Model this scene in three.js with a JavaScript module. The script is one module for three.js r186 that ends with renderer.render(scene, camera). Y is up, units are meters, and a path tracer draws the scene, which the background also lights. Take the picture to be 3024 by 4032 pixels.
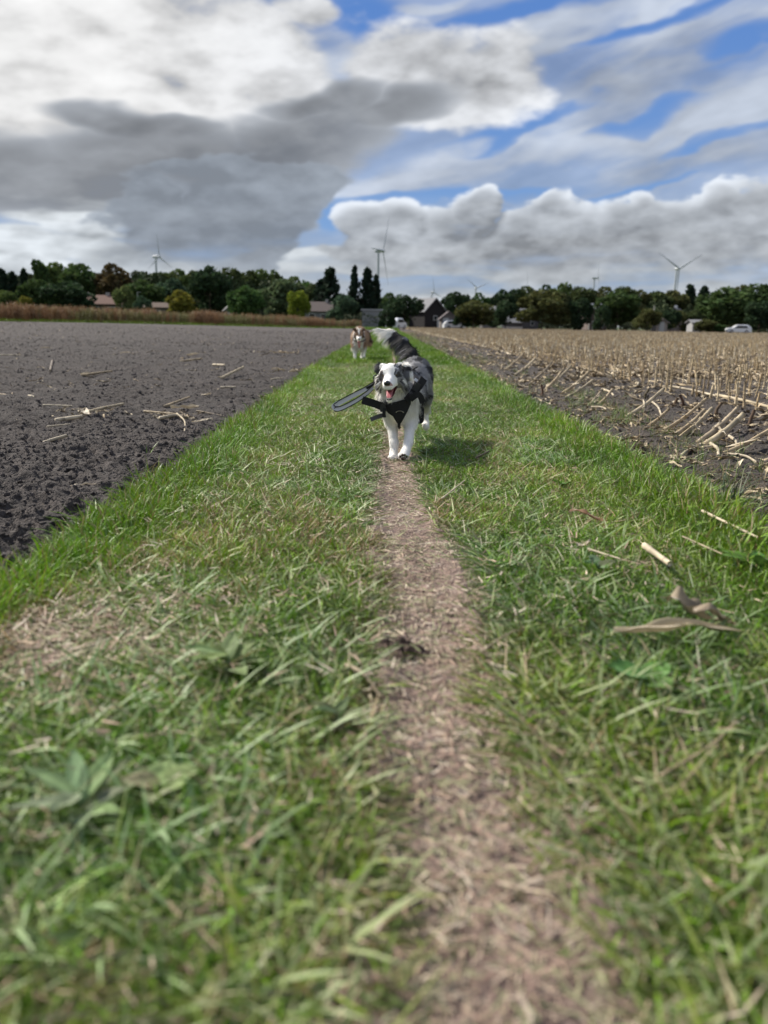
import * as THREE from 'three';
import { mergeGeometries } from 'three/addons/utils/BufferGeometryUtils.js';

// ---------- camera ----------
const scene = new THREE.Scene();
const D2R = Math.PI / 180;
const camera = new THREE.PerspectiveCamera(67.3, 0.75, 0.05, 6000);
camera.rotation.order = 'YXZ';
camera.position.set(0, 0.70, 0);                 // held low, about knee height
camera.rotation.set(-13.73 * D2R, 0, 0.9 * D2R);
camera.focus = 4.15;                             // on the running dog
camera.userData.fStop = camera.getFocalLength() / 13;   // a 13 mm opening
const renderer = new THREE.WebGLRenderer({ antialias: true });
renderer.toneMapping = THREE.LinearToneMapping;
renderer.toneMappingExposure = 1.5;
renderer.shadowMap.enabled = true;

// ---------- seeded numbers and noise ----------
function rngOf(seed) { let a = seed >>> 0; return () => { a = (a + 0x6D2B79F5) | 0; let t = Math.imul(a ^ (a >>> 15), 1 | a); t = (t + Math.imul(t ^ (t >>> 7), 61 | t)) ^ t; return ((t ^ (t >>> 14)) >>> 0) / 4294967296; }; }
const PERM = new Uint8Array(512), GV = new Float32Array(256);
{ const r = rngOf(7); const p = [...Array(256).keys()]; for (let i = 255; i > 0; i--) { const j = Math.floor(r() * (i + 1)); [p[i], p[j]] = [p[j], p[i]]; } for (let i = 0; i < 512; i++) PERM[i] = p[i & 255]; for (let i = 0; i < 256; i++) GV[i] = r() * 2 - 1; }
function noise3(x, y, z) {            // value noise, about -1..1
  const xi = Math.floor(x), yi = Math.floor(y), zi = Math.floor(z);
  let u = x - xi, v = y - yi, w = z - zi;
  u = u * u * u * (u * (u * 6 - 15) + 10); v = v * v * v * (v * (v * 6 - 15) + 10); w = w * w * w * (w * (w * 6 - 15) + 10);
  const X = xi & 255, Y = yi & 255, Z = zi & 255;
  const a = PERM[X] + Y, b = PERM[(X + 1) & 255] + Y;
  const a0 = PERM[a & 255] + Z, a1 = PERM[(a + 1) & 255] + Z, b0 = PERM[b & 255] + Z, b1 = PERM[(b + 1) & 255] + Z;
  const l = (p, q, t) => p + (q - p) * t;
  return l(l(l(GV[PERM[a0 & 511]], GV[PERM[b0 & 511]], u), l(GV[PERM[a1 & 511]], GV[PERM[b1 & 511]], u), v),
    l(l(GV[PERM[(a0 + 1) & 511]], GV[PERM[(b0 + 1) & 511]], u), l(GV[PERM[(a1 + 1) & 511]], GV[PERM[(b1 + 1) & 511]], u), v), w);
}
function fbm(x, y, z, o) { let s = 0, a = 0.5; for (let i = 0; i < o; i++) { s += a * noise3(x, y, z); x = x * 2.03 + 17.1; y = y * 2.03 + 3.7; z = z * 2.03 + 9.2; a *= 0.5; } return s * 1.25; }
const clamp = (x, a = 0, b = 1) => x < a ? a : x > b ? b : x;
const sstep = (a, b, x) => { const t = clamp((x - a) / (b - a)); return t * t * (3 - 2 * t); };
const mix = (a, b, t) => a + (b - a) * t;
const lin = (r, g, b) => new THREE.Color().setRGB(r, g, b);

const SKY_WHITE = [[-20.96,15.87,17.21,7.45,0],[-9.13,16.2,5.0,3.64,-20],[1.04,15.82,5.13,2.86,0],[6.17,15.37,4.74,2.44,15],[-6.08,18.95,2.0,1.2,0]];
const SKY_VEIL = [[8.57,17.42,6.96,0.96,18],[18.91,16.84,6.37,1.72,15],[15.26,14.78,8.3,1.83,12],[10.63,11.29,10.45,1.45,12],[20.38,10.33,6.45,1.33,10],[2.95,9.47,7.38,0.88,8],[22.28,13.34,4.43,1.8,5],[1.79,19.67,3.68,0.29,5],[15.63,19.18,2.33,0.32,15],[-4.09,8.71,2.46,0.32,5]];
const SKY_GAP = [[-2.06,18.95,2.86,1.27,0],[7.31,19.07,5.45,0.6,10],[17.18,18.93,5.36,0.51,12],[8.84,12.91,4.4,0.48,15],[22.51,11.36,3.56,0.57,12],[3.34,8.26,7.41,0.36,4],[15.33,8.47,6.9,0.25,6],[-3.56,6.93,1.78,0.99,0],[17.78,13.08,3.13,0.57,10],[22.64,16.25,1.59,0.79,20]];
const SKY_BANK = [[-23.76,8.91,11.28,2.21,-3],[-14.32,10.18,9.25,1.99,0],[-6.16,11.79,6.21,1.91,8],[-9.28,10.44,7.19,1.4,6],[-16.48,12.13,4.81,0.88,-5],[-0.98,13.75,5.7,1.11,12],[-4.94,14.24,4.45,1.03,10]];
const SKY_LOWL = [[-13.36,9.46,2.01,0.93,0],[-7.06,9.27,3.3,1.43,0],[-6.73,7.67,2.11,1.95,0],[-15.43,7.64,2.48,1.82,0],[-11.72,8.45,2.55,2.06,0],[-9.15,8.39,3.28,2.4,0],[-7.46,6.0,2.11,1.83,0],[-12.52,5.18,6.17,2.64,0],[-15.6,4.41,5.03,1.48,0],[-9.72,6.59,4.52,2.29,0],[-16.2,5.52,2.49,1.45,0]];
const SKY_LOWW = [[-22.18,6.47,4.61,0.69,0],[-20.54,5.72,2.99,1.1,0],[-23.82,4.84,3.92,1.24,0],[-19.18,4.75,2.74,1.12,0],[-24.82,3.7,3.58,1.09,0],[-16.97,3.7,4.97,0.74,0]];
const SKY_CUM = [[-0.88,6.4,2.68,1.25,0],[1.07,6.84,1.96,1.16,0],[4.64,6.54,2.66,1.49,0],[6.2,7.37,1.76,1.47,0],[8.72,6.06,2.62,1.32,0],[11.4,7.35,2.39,1.53,0],[10.25,6.54,2.93,1.8,0],[13.16,6.52,2.53,1.78,0],[16.43,7.11,2.94,1.35,0],[18.69,7.05,3.66,1.41,0],[22.29,6.8,3.5,1.69,0],[24.46,7.32,2.93,1.95,0],[20.07,5.92,6.61,1.42,0],[3.09,5.02,6.81,1.52,0],[13.64,4.55,15.28,2.15,0],[11.35,8.15,1.53,0.96,0],[6.33,8.19,1.22,0.97,0],[17.69,7.55,1.45,1.09,0],[22.63,7.84,1.66,1.21,0]];
// ---------- sky: broken cloud, computed over the whole dome in azimuth and elevation ----------
const SUN_AZ = -54, SUN_EL = 42;
function blobs(list, a, e) {
  let m = -3;
  for (let i = 0; i < list.length; i++) {
    const b = list[i]; let x = a - b[0], y = e - b[1];
    if (b[4]) { const c = Math.cos(b[4] * D2R), s = Math.sin(b[4] * D2R); const t = x * c + y * s; y = -x * s + y * c; x = t; }
    x /= b[2]; y /= b[3];
    const v = 1 - (x * x + y * y);
    if (v > m) m = v;
  }
  return m;
}
function over(c, r, g, b, al) { c[0] += (r - c[0]) * al; c[1] += (g - c[1]) * al; c[2] += (b - c[2]) * al; }
const sc = [0, 0, 0];
function skyAt(dx, dy, dz, a, e) {
  const inside = sstep(34, 28, Math.abs(a)) * sstep(27, 22, e);
  const q = 1 / (0.12 + dy);                                     // the cloud layers seen from below
  // cloud detail is looked up askew, so that no edge follows the grid of the noise
  const ux = dx * 0.80 + dy * 1.15 + dz * 0.22, uy = -dx * 0.48 + dy * 1.75 + dz * 0.62, uz = dx * 0.42 - dy * 0.95 + dz * 0.78;
  const wx = fbm(ux * 9, uy * 9, uz * 9, 4), wy = fbm(ux * 9 + 31, uy * 9 + 7, uz * 9, 4);
  const wa = a + wx * 2.2, we = e + wy * 1.1;
  const fine = fbm(ux * 38, uy * 38, uz * 38, 4), mid = fbm(ux * 10.5 + 5, uy * 10.5, uz * 10.5, 5), big = fbm(dx * q * 0.9 + 40, 3.1, dz * q * 0.9, 4);
  // air
  const h = clamp(e / 24);
  sc[0] = mix(0.34, 0.085, Math.pow(h, 0.55)); sc[1] = mix(0.52, 0.215, Math.pow(h, 0.6)); sc[2] = mix(0.72, 0.58, h);
  const sunNear = Math.max(0, dx * SUNV[0] + dy * SUNV[1] + dz * SUNV[2]);
  const glow = Math.pow(sunNear, 6);
  // thin streaked high cloud
  const st = 14 * D2R, sx = a * Math.cos(st) + e * Math.sin(st), sy = -a * Math.sin(st) + e * Math.cos(st);
  const streak = fbm(sx * 0.085 + 11 + wx * 0.25, sy * 0.42 + wy * 0.2, 2.5, 5), patch = fbm(sx * 0.16 + 4, sy * 0.4, 8.5, 4);
  let v = mix(0.5 + big * 0.7, 0.50 + 0.26 * clamp(blobs(SKY_VEIL, wa, we), -0.8, 1), inside);
  v -= inside * 0.8 * sstep(-0.9, 1.0, blobs(SKY_GAP, a + wx * 3.2, e + wy * 1.2 + streak * 0.8));
  v += streak * 0.62 + patch * 0.3 + fine * 0.06;
  let al = Math.max(sstep(-0.25, 0.85, v) * 0.93, 0.5 * inside * sstep(0.7, -1.6, blobs(SKY_GAP, wa, we)));
  let br = 0.545 + 0.20 * mid + 0.20 * streak + 0.16 * patch;
  over(sc, br * 0.88 + 0.04 * glow, br * 0.97, br * 1.12, al);
  // white billowing layer
  const cauli = 1 - 2 * Math.abs(fbm(ux * 19, uy * 19, uz * 19, 4));
  v = mix(big * 1.6 + 0.05, blobs(SKY_WHITE, wa, we), inside) + mid * 0.9 + fine * 0.28 + cauli * 0.12;
  al = sstep(-0.35, 0.55, v);
  let lit = mid * 0.50 + fine * 0.12 + cauli * 0.06 + big * 0.1;
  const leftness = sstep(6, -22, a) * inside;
  const away = 1 - inside; br = 0.68 + lit + glow * 0.34 + away * 0.26 + 0.10 * leftness * sstep(9, 15, e);  // cloud outside the view is brightened further, to add fill light
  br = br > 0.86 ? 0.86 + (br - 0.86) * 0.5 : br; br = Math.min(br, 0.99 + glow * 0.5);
  over(sc, br * mix(0.97, 1, leftness), br * 1.0, br * mix(1.05, 1.0, Math.max(glow, leftness)), al);
  // flat grey bank with soft under-side
  v = mix(big * 1.2 + mix(0.55, -0.6, sstep(19, 30, e)), blobs(SKY_BANK, a + wx * 1.6, e + wy * 0.9), inside) + mid * 0.5 + big * 0.2 * inside + fine * 0.07;
  al = sstep(-0.75, 0.25, v) * 0.95;
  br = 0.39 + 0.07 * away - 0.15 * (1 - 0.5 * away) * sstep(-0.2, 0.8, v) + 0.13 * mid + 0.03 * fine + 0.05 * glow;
  over(sc, br * 0.93, br * 1.0, br * 1.11, al);
  // pale cloud low on the left and along the horizon
  const band = fbm(a * 0.07 + 60 + wx * 0.3, e * 0.85 + wy * 0.4, 1.7, 5);
  const wl = blobs(SKY_LOWW, wa, we);
  v = Math.max(wl * inside + (inside - 1) * 2, sstep(6.6, 2.4, e) * 0.85 - 0.3) + band * 1.15 + mid * 0.3;
  al = sstep(-0.4, 0.6, v) * sstep(9, 6, e);
  br = 0.53 + 0.36 * band + 0.13 * fine + 0.08 * mid + (0.16 * cauli + 0.22 * mid + 0.06) * sstep(-0.6, 0.5, wl) * inside;
  br = clamp(br, 0.34, 0.92);
  over(sc, br * 0.95, br * 1.01, br * 1.06, al * 0.93);
  // heaped clouds standing over the horizon
  const far = mix(sstep(8.5, 5, e) * (big * 2 - 0.2) - sstep(6, 10, e) * 2, 0, inside);
  const bil = cauli * 0.45 + mid * 0.75 + fine * 0.3;
  v = inside > 0.01 ? mix(far, blobs(SKY_CUM, a + wx * 1.5, e + wy * 0.8), inside) : far;
  const v2 = inside > 0.01 ? blobs(SKY_CUM, a - 0.4 + wx * 1.5, e + 0.55 + wy * 0.8) : far - 0.2;
  al = sstep(-0.05, 0.4, v + bil) * sstep(1.4, 5.4, e + mid * 2.2 + band * 2.0);
  lit = clamp((v - v2) * 0.5, -0.2, 0.5) * sstep(1.3, 0.1, v + bil * 0.6) * sstep(4.6, 6.4, e);
  br = 0.37 + lit * 0.95 + cauli * 0.08 + fine * 0.16 + mid * 0.16 - 0.06 * sstep(7, 4.6, e) * sstep(0, 10, a) ;
  br = clamp(br, 0.25, 0.92);
  over(sc, br * 0.94, br * 1.0, br * 1.08, al * 0.95);
  // the big blue-grey heap on the left, in the shade of the bank
  if (inside > 0.01) {
    v = blobs(SKY_LOWL, a + wx * 2.6, e + wy * 1.3) - 0.1 + 0.3 * mid;
    al = sstep(-0.25, 0.35, v + bil * 0.9) * inside * sstep(1.6, 5.4, e + mid * 2 + band * 1.5);
    br = 0.285 + cauli * 0.035 + fine * 0.07 + 0.09 * mid + 0.05 * sstep(0.5, 0, v + bil);
    over(sc, br * 0.87, br * 0.985, br * 1.15, al * 0.95);
  }
  return sc;
}
const SUNV = [Math.sin(SUN_AZ * D2R) * Math.cos(SUN_EL * D2R), Math.sin(SUN_EL * D2R), -Math.cos(SUN_AZ * D2R) * Math.cos(SUN_EL * D2R)];
{
  const W = 4096, Hh = 2048, px = new Float32Array(W * Hh * 4);
  const low = [0.16, 0.17, 0.12];
  for (let j = 0; j < Hh; j++) {
    const el = ((j + 0.5) / Hh - 0.5) * 180;
    const skip = el > 32 ? 4 : 1;                                 // far above the frame the cloud is drawn more coarsely
    for (let i = 0; i < W; i++) {
      const k = (j * W + i) * 4;
      if (el < -0.3) { px[k] = low[0]; px[k + 1] = low[1]; px[k + 2] = low[2]; px[k + 3] = 1; continue; }
      const phi = ((i + 0.5) / W - 0.5) * 2 * Math.PI, ce = Math.cos(el * D2R);
      const dx = Math.cos(phi) * ce, dz = Math.sin(phi) * ce, dy = Math.sin(el * D2R);
      let az = Math.atan2(dx, -dz) / D2R;
      const coarse = el > 30 || Math.abs(az) > 45;
      if (coarse && (i & 3)) { const k0 = (j * W + (i & ~3)) * 4; px[k] = px[k0]; px[k + 1] = px[k0 + 1]; px[k + 2] = px[k0 + 2]; px[k + 3] = 1; continue; }
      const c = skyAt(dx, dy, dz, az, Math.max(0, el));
      px[k] = Math.max(0.02, c[0]); px[k + 1] = Math.max(0.02, c[1]); px[k + 2] = Math.max(0.02, c[2]); px[k + 3] = 1;
    }
  }
  const t = new THREE.DataTexture(px, W, Hh, THREE.RGBAFormat, THREE.FloatType);
  t.mapping = THREE.EquirectangularReflectionMapping; t.magFilter = THREE.LinearFilter; t.minFilter = THREE.LinearFilter; t.needsUpdate = true;
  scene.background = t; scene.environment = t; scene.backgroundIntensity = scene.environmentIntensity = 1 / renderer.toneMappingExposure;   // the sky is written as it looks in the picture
}
const sun = new THREE.DirectionalLight(lin(1, 0.94, 0.84), 4.9);
sun.position.set(SUNV[0] * 60, SUNV[1] * 60, SUNV[2] * 60 - 6); sun.target.position.set(0, 0, -6); sun.name = 'sun';
sun.shadow.radius = 3;                                           // a little veiled by thin cloud
sun.castShadow = true; sun.shadow.mapSize.set(4096, 4096);
Object.assign(sun.shadow.camera, { left: -30, right: 30, top: 30, bottom: -30, near: 1, far: 160 });
scene.add(sun, sun.target);

// ---------- naming helpers ----------
const taken = {};
function numbered(n) { const k = taken[n] = (taken[n] ?? -1) + 1; return k ? n + '_' + String(k).padStart(3, '0') : n; }
function tag(o, label, category, group, kind) { Object.assign(o.userData, { label, category }); if (group) o.userData.group = group; if (kind) o.userData.kind = kind; return o; }
function thing(name, label, category, group, pos = [0, 0, 0]) { const g = new THREE.Group(); g.name = numbered(name); g.position.set(...pos); scene.add(g); return tag(g, label, category, group); }
function part(parent, name, geo, mat, label) { const m = new THREE.Mesh(geo, mat); m.name = name; if (label) m.userData.label = label; parent.add(m); return m; }
function solo(name, geo, mat, label, category, group) { const m = new THREE.Mesh(geo, mat); m.name = numbered(name); scene.add(m); return tag(m, label, category, group); }
function struct(name, geo, mat, label) { const m = new THREE.Mesh(geo, mat); m.name = name; m.userData.kind = 'structure'; if (label) m.userData.label = label; scene.add(m); return m; }
function geom(pos, idx, col, uv) {
  const g = new THREE.BufferGeometry(); g.setAttribute('position', new THREE.Float32BufferAttribute(pos, 3));
  if (col) g.setAttribute('color', new THREE.Float32BufferAttribute(col, 3));
  if (uv) g.setAttribute('uv', new THREE.Float32BufferAttribute(uv, 2));
  if (idx) g.setIndex(idx); g.computeVertexNormals(); return g;
}
function instances(name, geo, mat, list, parent) {        // list of { m: Matrix4, c: [r,g,b] }
  const im = new THREE.InstancedMesh(geo, mat, list.length); im.name = name;
  const c = new THREE.Color();
  list.forEach((e, i) => { im.setMatrixAt(i, e.m); c.setRGB(...(e.c || [1, 1, 1])); im.setColorAt(i, c); });
  im.userData.kind = 'stuff'; parent.add(im); return im;
}
const _q = new THREE.Quaternion(), _e = new THREE.Euler(), _p = new THREE.Vector3(), _s = new THREE.Vector3();
function mat4(x, y, z, rx, ry, rz, sx, sy = sx, sz = sx) { return new THREE.Matrix4().compose(_p.set(x, y, z), _q.setFromEuler(_e.set(rx, ry, rz, 'YXZ')), _s.set(sx, sy, sz)); }
const V = (x, y, z) => new THREE.Vector3(x, y, z);

// ---------- the lie of the land (d = metres ahead) ----------
const wig = (d, s, f) => noise3(d * f, s, 0.5);
const edgeL = (d) => -1.0 - 0.19 * sstep(4, 15, d) + 0.07 * wig(d, 3.3, 0.8) + 0.035 * wig(d, 8.1, 3.1);
const edgeR = (d) => 1.36 - 0.07 * sstep(3, 2.2, d) + 0.06 * wig(d, 5.7, 0.7) + 0.03 * wig(d, 9.9, 2.7);
const pathX = (d) => 0.135 - 0.075 * sstep(0.6, 3.6, d) + 0.10 * sstep(5, 18, d) + 0.012 * wig(d, 1.2, 1.3);
const pathHalf = (d) => 0.125 + 0.03 * sstep(1.5, 0.9, d) - 0.05 * sstep(1.8, 3.6, d) + 0.02 * wig(d, 2.2, 2.1) - 0.02 * sstep(8, 20, d);
const rise = (x, d) => 0.45 * sstep(-4, -36, x) * sstep(10, 74, d);
const weedD = (x) => Math.max(62, Math.min(128, 75 + (x + 37) * 1.62));
const vergeY = (x, d) => 0.012 * fbm(x * 1.3, 4.2, d * 1.3, 3) + 0.008 * noise3(x * 6, 1, d * 6) - 0.022 * sstep(pathHalf(d) * 1.2, pathHalf(d) * 0.5, Math.abs(x - pathX(d)));
function soilBump(x, d) {
  const c = 0.0038 * d; let y = 0.034 * fbm(x * 1.7, 2.3, d * 1.7, 2);
  if (c < 0.12) y += 0.038 * (0.5 - Math.abs(noise3(x * 5.3 + .3 * d, 7, d * 5.3 - .3 * x))) * sstep(0.12, 0.06, c);
  if (c < 0.06) y += 0.032 * (0.45 - Math.abs(noise3(x * 12.7 - 4 * d, 3, d * 12.7 + 4 * x))) * sstep(0.06, 0.028, c) * (0.75 + 0.7 * noise3(x * 2.2, 9, d * 2.2));
  if (c < 0.028) y += 0.018 * noise3(x * 29 + 9 * d, 5, d * 29 - 9 * x) * sstep(0.028, 0.014, c);
  if (c < 0.011) y += 0.011 * noise3(x * 75, 6, d * 75);
  return y;
}
const soilY = (x, d) => -0.065 + rise(x, d) + soilBump(x, d);
const stubY = (x, d) => -0.06 + 0.6 * soilBump(x + 40, d) + 0.02 * Math.cos((x - 1.95) / 0.7 * 2 * Math.PI) * sstep(1.5, 1.9, x) * sstep(60, 20, d);
const groundY = (x, d) => x < edgeL(d) ? soilY(x, d) : x > edgeR(d) ? stubY(x, d) : vergeY(x, d);

function sheet(d0, d1, ratio, cols, xa, xb, yf, cf) {      // a strip of ground, finer where it is near
  const n = Math.ceil(Math.log(d1 / d0) / Math.log(1 + ratio)), pos = [], col = [], uv = [], idx = [];
  for (let i = 0; i <= n; i++) {
    const d = d0 * Math.pow(d1 / d0, i / n), a = xa(d), b = xb(d);
    for (let j = 0; j <= cols; j++) { const x = a + (b - a) * j / cols; pos.push(x, yf(x, d), -d); const c = cf(x, d); col.push(c[0], c[1], c[2]); uv.push(x, d); }
  }
  const w = cols + 1;
  for (let i = 0; i < n; i++) for (let j = 0; j < cols; j++) { const k = i * w + j; idx.push(k, k + 1, k + w, k + 1, k + w + 1, k + w); }
  return geom(pos, idx, col, uv);
}
function noiseTex(size, cells, oct, lo, hi, seed, srgb) {  // tiling grain
  const data = new Uint8Array(size * size * 4), r = rngOf(seed), g = [];
  for (let o = 0; o < oct; o++) { const n = cells << o, a = new Float32Array(n * n); for (let i = 0; i < n * n; i++) a[i] = r(); g.push([n, a]); }
  for (let y = 0; y < size; y++) for (let x = 0; x < size; x++) {
    let s = 0, t = 0, am = 1;
    for (const [n, a] of g) { const u = x / size * n, v = y / size * n, xi = Math.floor(u), yi = Math.floor(v); let f = u - xi, h = v - yi; f = f * f * (3 - 2 * f); h = h * h * (3 - 2 * h); const A = (i, j) => a[(j % n) * n + (i % n)]; s += am * mix(mix(A(xi, yi), A(xi + 1, yi), f), mix(A(xi, yi + 1), A(xi + 1, yi + 1), f), h); t += am; am *= 0.75; }
    const v = clamp((s / t - 0.5) * 1.9 + 0.5), k = (y * size + x) * 4, c = Math.round(255 * mix(lo, hi, v));
    data[k] = data[k + 1] = data[k + 2] = c; data[k + 3] = 255;
  }
  const t = new THREE.DataTexture(data, size, size); t.wrapS = t.wrapT = THREE.RepeatWrapping; t.magFilter = THREE.LinearFilter; t.minFilter = THREE.LinearMipmapLinearFilter; t.generateMipmaps = true;
  if (srgb) t.colorSpace = THREE.SRGBColorSpace; t.needsUpdate = true; return t;
}
const grain = noiseTex(512, 16, 5, 0.68, 1.0, 11, true), grainBump = noiseTex(512, 16, 5, 0, 1, 12, false);
const repeatOf = (t, n) => { const c = t.clone(); c.repeat.set(n, n); c.needsUpdate = true; return c; };
const soilMat = new THREE.MeshStandardMaterial({ vertexColors: true, roughness: 0.96, map: repeatOf(grain, 2.3), bumpMap: repeatOf(grainBump, 3.1), bumpScale: 0.03 });
const vergeMat = new THREE.MeshStandardMaterial({ vertexColors: true, roughness: 0.97, map: repeatOf(grain, 3.7), bumpMap: repeatOf(grainBump, 5.3), bumpScale: 0.006 });

const soilCol = (x, d) => { const n = fbm(x * 0.8, 12, d * 0.8, 3), m = noise3(x * 9, 14, d * 9), k = 1 + 0.16 * n + 0.14 * m; return [0.094 * k, 0.078 * k, 0.071 * k]; };
const stubCol = (x, d) => { const n = fbm(x * 0.9 + 5, 12, d * 0.9, 3), m = noise3(x * 8, 24, d * 8), k = 1 + 0.2 * n + 0.15 * m; return [0.112 * k, 0.092 * k, 0.079 * k]; };
const vergeCol = (x, d) => { const n = fbm(x * 2 + 9, 21, d * 2, 3) * 0.5 + 0.5, m = 1 + 0.2 * noise3(x * 14, 4, d * 14); return [mix(0.085, 0.15, n) * m, mix(0.095, 0.115, n) * m, mix(0.035, 0.065, n) * m]; };
const pathCol = (x, d) => { const n = fbm(x * 5 + 3, 31, d * 5, 3), m = 1 + 0.18 * n + 0.15 * noise3(x * 40, 2, d * 40); return [0.30 * m, 0.212 * m, 0.178 * m]; };

struct('ground', geom([-3000, -0.32, 200, 3000, -0.32, 200, 3000, -0.32, -4000, -3000, -0.32, -4000], [0, 1, 2, 0, 2, 3], null, [0, 0, 1, 0, 1, 1, 0, 1]), new THREE.MeshStandardMaterial({ color: lin(0.06, 0.085, 0.03), roughness: 1 }), 'flat green farmland reaching to the horizon');
struct('soil_field', sheet(1.0, 190, 0.0042, 290, (d) => edgeL(d) + 0.12, (d) => -0.85 * d - 1.6, soilY, soilCol), soilMat, 'dark tilled soil of the left field');
struct('stubble_field', sheet(1.2, 205, 0.0055, 230, (d) => edgeR(d) - 0.12, (d) => 0.85 * d + 2.4, stubY, stubCol), soilMat, 'brown soil of the harvested corn field on the right');
{
  const under = (x, d) => { const e = Math.min(x - edgeL(d), edgeR(d) - x); return vergeY(x, d) * sstep(-0.1, 0.1, e) - 0.14 * sstep(0.05, -0.13, e); };
  struct('grass_verge', sheet(0.25, 140, 0.012, 120, (d) => edgeL(d) - 0.14, (d) => edgeR(d) + 0.14, under, vergeCol), vergeMat, 'earth and thatch under the grass strip between the fields');
  struct('path', sheet(0.25, 60, 0.006, 40, (d) => pathX(d) - pathHalf(d) * 1.25, (d) => pathX(d) + pathHalf(d) * 1.25,
    (x, d) => { const e = 1 - Math.abs(x - pathX(d)) / (pathHalf(d) * 1.25); return vergeY(x, d) + 0.006 - 0.02 * sstep(0.25, 0, e) + (d < 8 ? 0.006 * noise3(x * 22, 8, d * 22) + 0.003 * noise3(x * 60, 8, d * 60) : 0); }, pathCol), vergeMat, 'narrow trodden earth path running up the grass strip');
  // meadow past the weeds on the left, and the grassy edge past the stubble on the right
  const pos = [], col = [], uv = [], idx = []; const nx = 90, nd = 24;
  for (let i = 0; i <= nd; i++) for (let j = 0; j <= nx; j++) { const x = -240 + 239 * j / nx, d = weedD(x) + 3 + i * i * 1.1; pos.push(x, rise(x, d) + 0.03 + 0.05 * noise3(x * .3, 1, d * .3), -d); const k = 1 + 0.3 * fbm(x * .2, 3, d * .2, 3); col.push(.07 * k, .1 * k, .03 * k); uv.push(x * .1, d * .1); }
  for (let i = 0; i < nd; i++) for (let j = 0; j < nx; j++) { const k = i * (nx + 1) + j; idx.push(k, k + 1, k + nx + 1, k + 1, k + nx + 2, k + nx + 1); }
  struct('meadow', geom(pos, idx, col, uv), vergeMat, 'green meadow behind the strip of brown weeds');
}
// ---------- grass ----------
const bladeMat = new THREE.MeshPhysicalMaterial({ vertexColors: true, roughness: 0.5, transmission: 0.45, thickness: 0, specularIntensity: 0.5, side: THREE.DoubleSide });
const strawMat = new THREE.MeshStandardMaterial({ vertexColors: true, roughness: 0.8, side: THREE.DoubleSide });
function addBlade(P, C, I, x, y, z, az, L, tilt, curl, w, c, roll = 0, seg = 3) {
  // a tapered ribbon that leaves the ground at `tilt` from upright and bends over by `curl`
  let px = x, py = y, pz = z, th = tilt; const sa = Math.sin(az), ca = Math.cos(az), base = P.length / 3, cr = Math.cos(roll), sr = Math.sin(roll);
  for (let i = 0; i <= seg; i++) {
    const t = i / seg, hw = w * 0.5 * (i === 0 ? 0.7 : Math.pow(1 - t, 0.55));
    const nx = ca * cr + sa * Math.cos(th) * sr, ny = -Math.sin(th) * sr, nz = -sa * cr + ca * Math.cos(th) * sr;
    if (i < seg) { P.push(px - nx * hw, py - ny * hw, pz - nz * hw, px + nx * hw, py + ny * hw, pz + nz * hw); C.push(...c, ...c); } else { P.push(px, py, pz); C.push(...c); }
    const s = L / seg; px += Math.sin(th) * sa * s; py += Math.cos(th) * s; pz += Math.sin(th) * ca * s; th += curl / seg;
  }
  for (let i = 0; i < seg; i++) { const k = base + i * 2; if (i < seg - 1) I.push(k, k + 1, k + 2, k + 1, k + 3, k + 2); else I.push(k, k + 1, k + 2); }
}
const GREENS = { fresh: [[.17, .34, .012], [.22, .41, .018], [.13, .28, .012], [.28, .42, .032]], mown: [[.125, .235, .018], [.155, .27, .024], [.095, .195, .016], [.215, .28, .045]], pale: [[.29, .37, .16], [.38, .43, .24], [.22, .31, .11], [.16, .25, .06]], dry: [[.40, .31, .17], [.33, .235, .115], [.23, .145, .065], [.45, .37, .24], [.30, .235, .11]] };
function tuft(seed, n, kinds, len, rad, tilt, curl, width) {
  const r = rngOf(seed), P = [], C = [], I = [];
  for (let i = 0; i < n; i++) {
    let u = r(), kind = kinds[kinds.length - 1][0]; for (const [k, w] of kinds) { if (u < w) { kind = k; break; } u -= w; }
    const pal = GREENS[kind], c0 = pal[Math.floor(r() * pal.length)], k = 0.78 + 0.44 * r(), a = r() * 6.283, q = Math.sqrt(r()) * rad;
    addBlade(P, C, I, Math.cos(a) * q, -0.004, Math.sin(a) * q, r() * 6.283, mix(len[0], len[1], Math.pow(r(), 1.3)), mix(tilt[0], tilt[1], r()), mix(curl[0], curl[1], r()), mix(width[0], width[1], r()), c0.map((v) => v * k), (r() - 0.5) * 2);
  }
  return geom(P, I, C);
}
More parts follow.
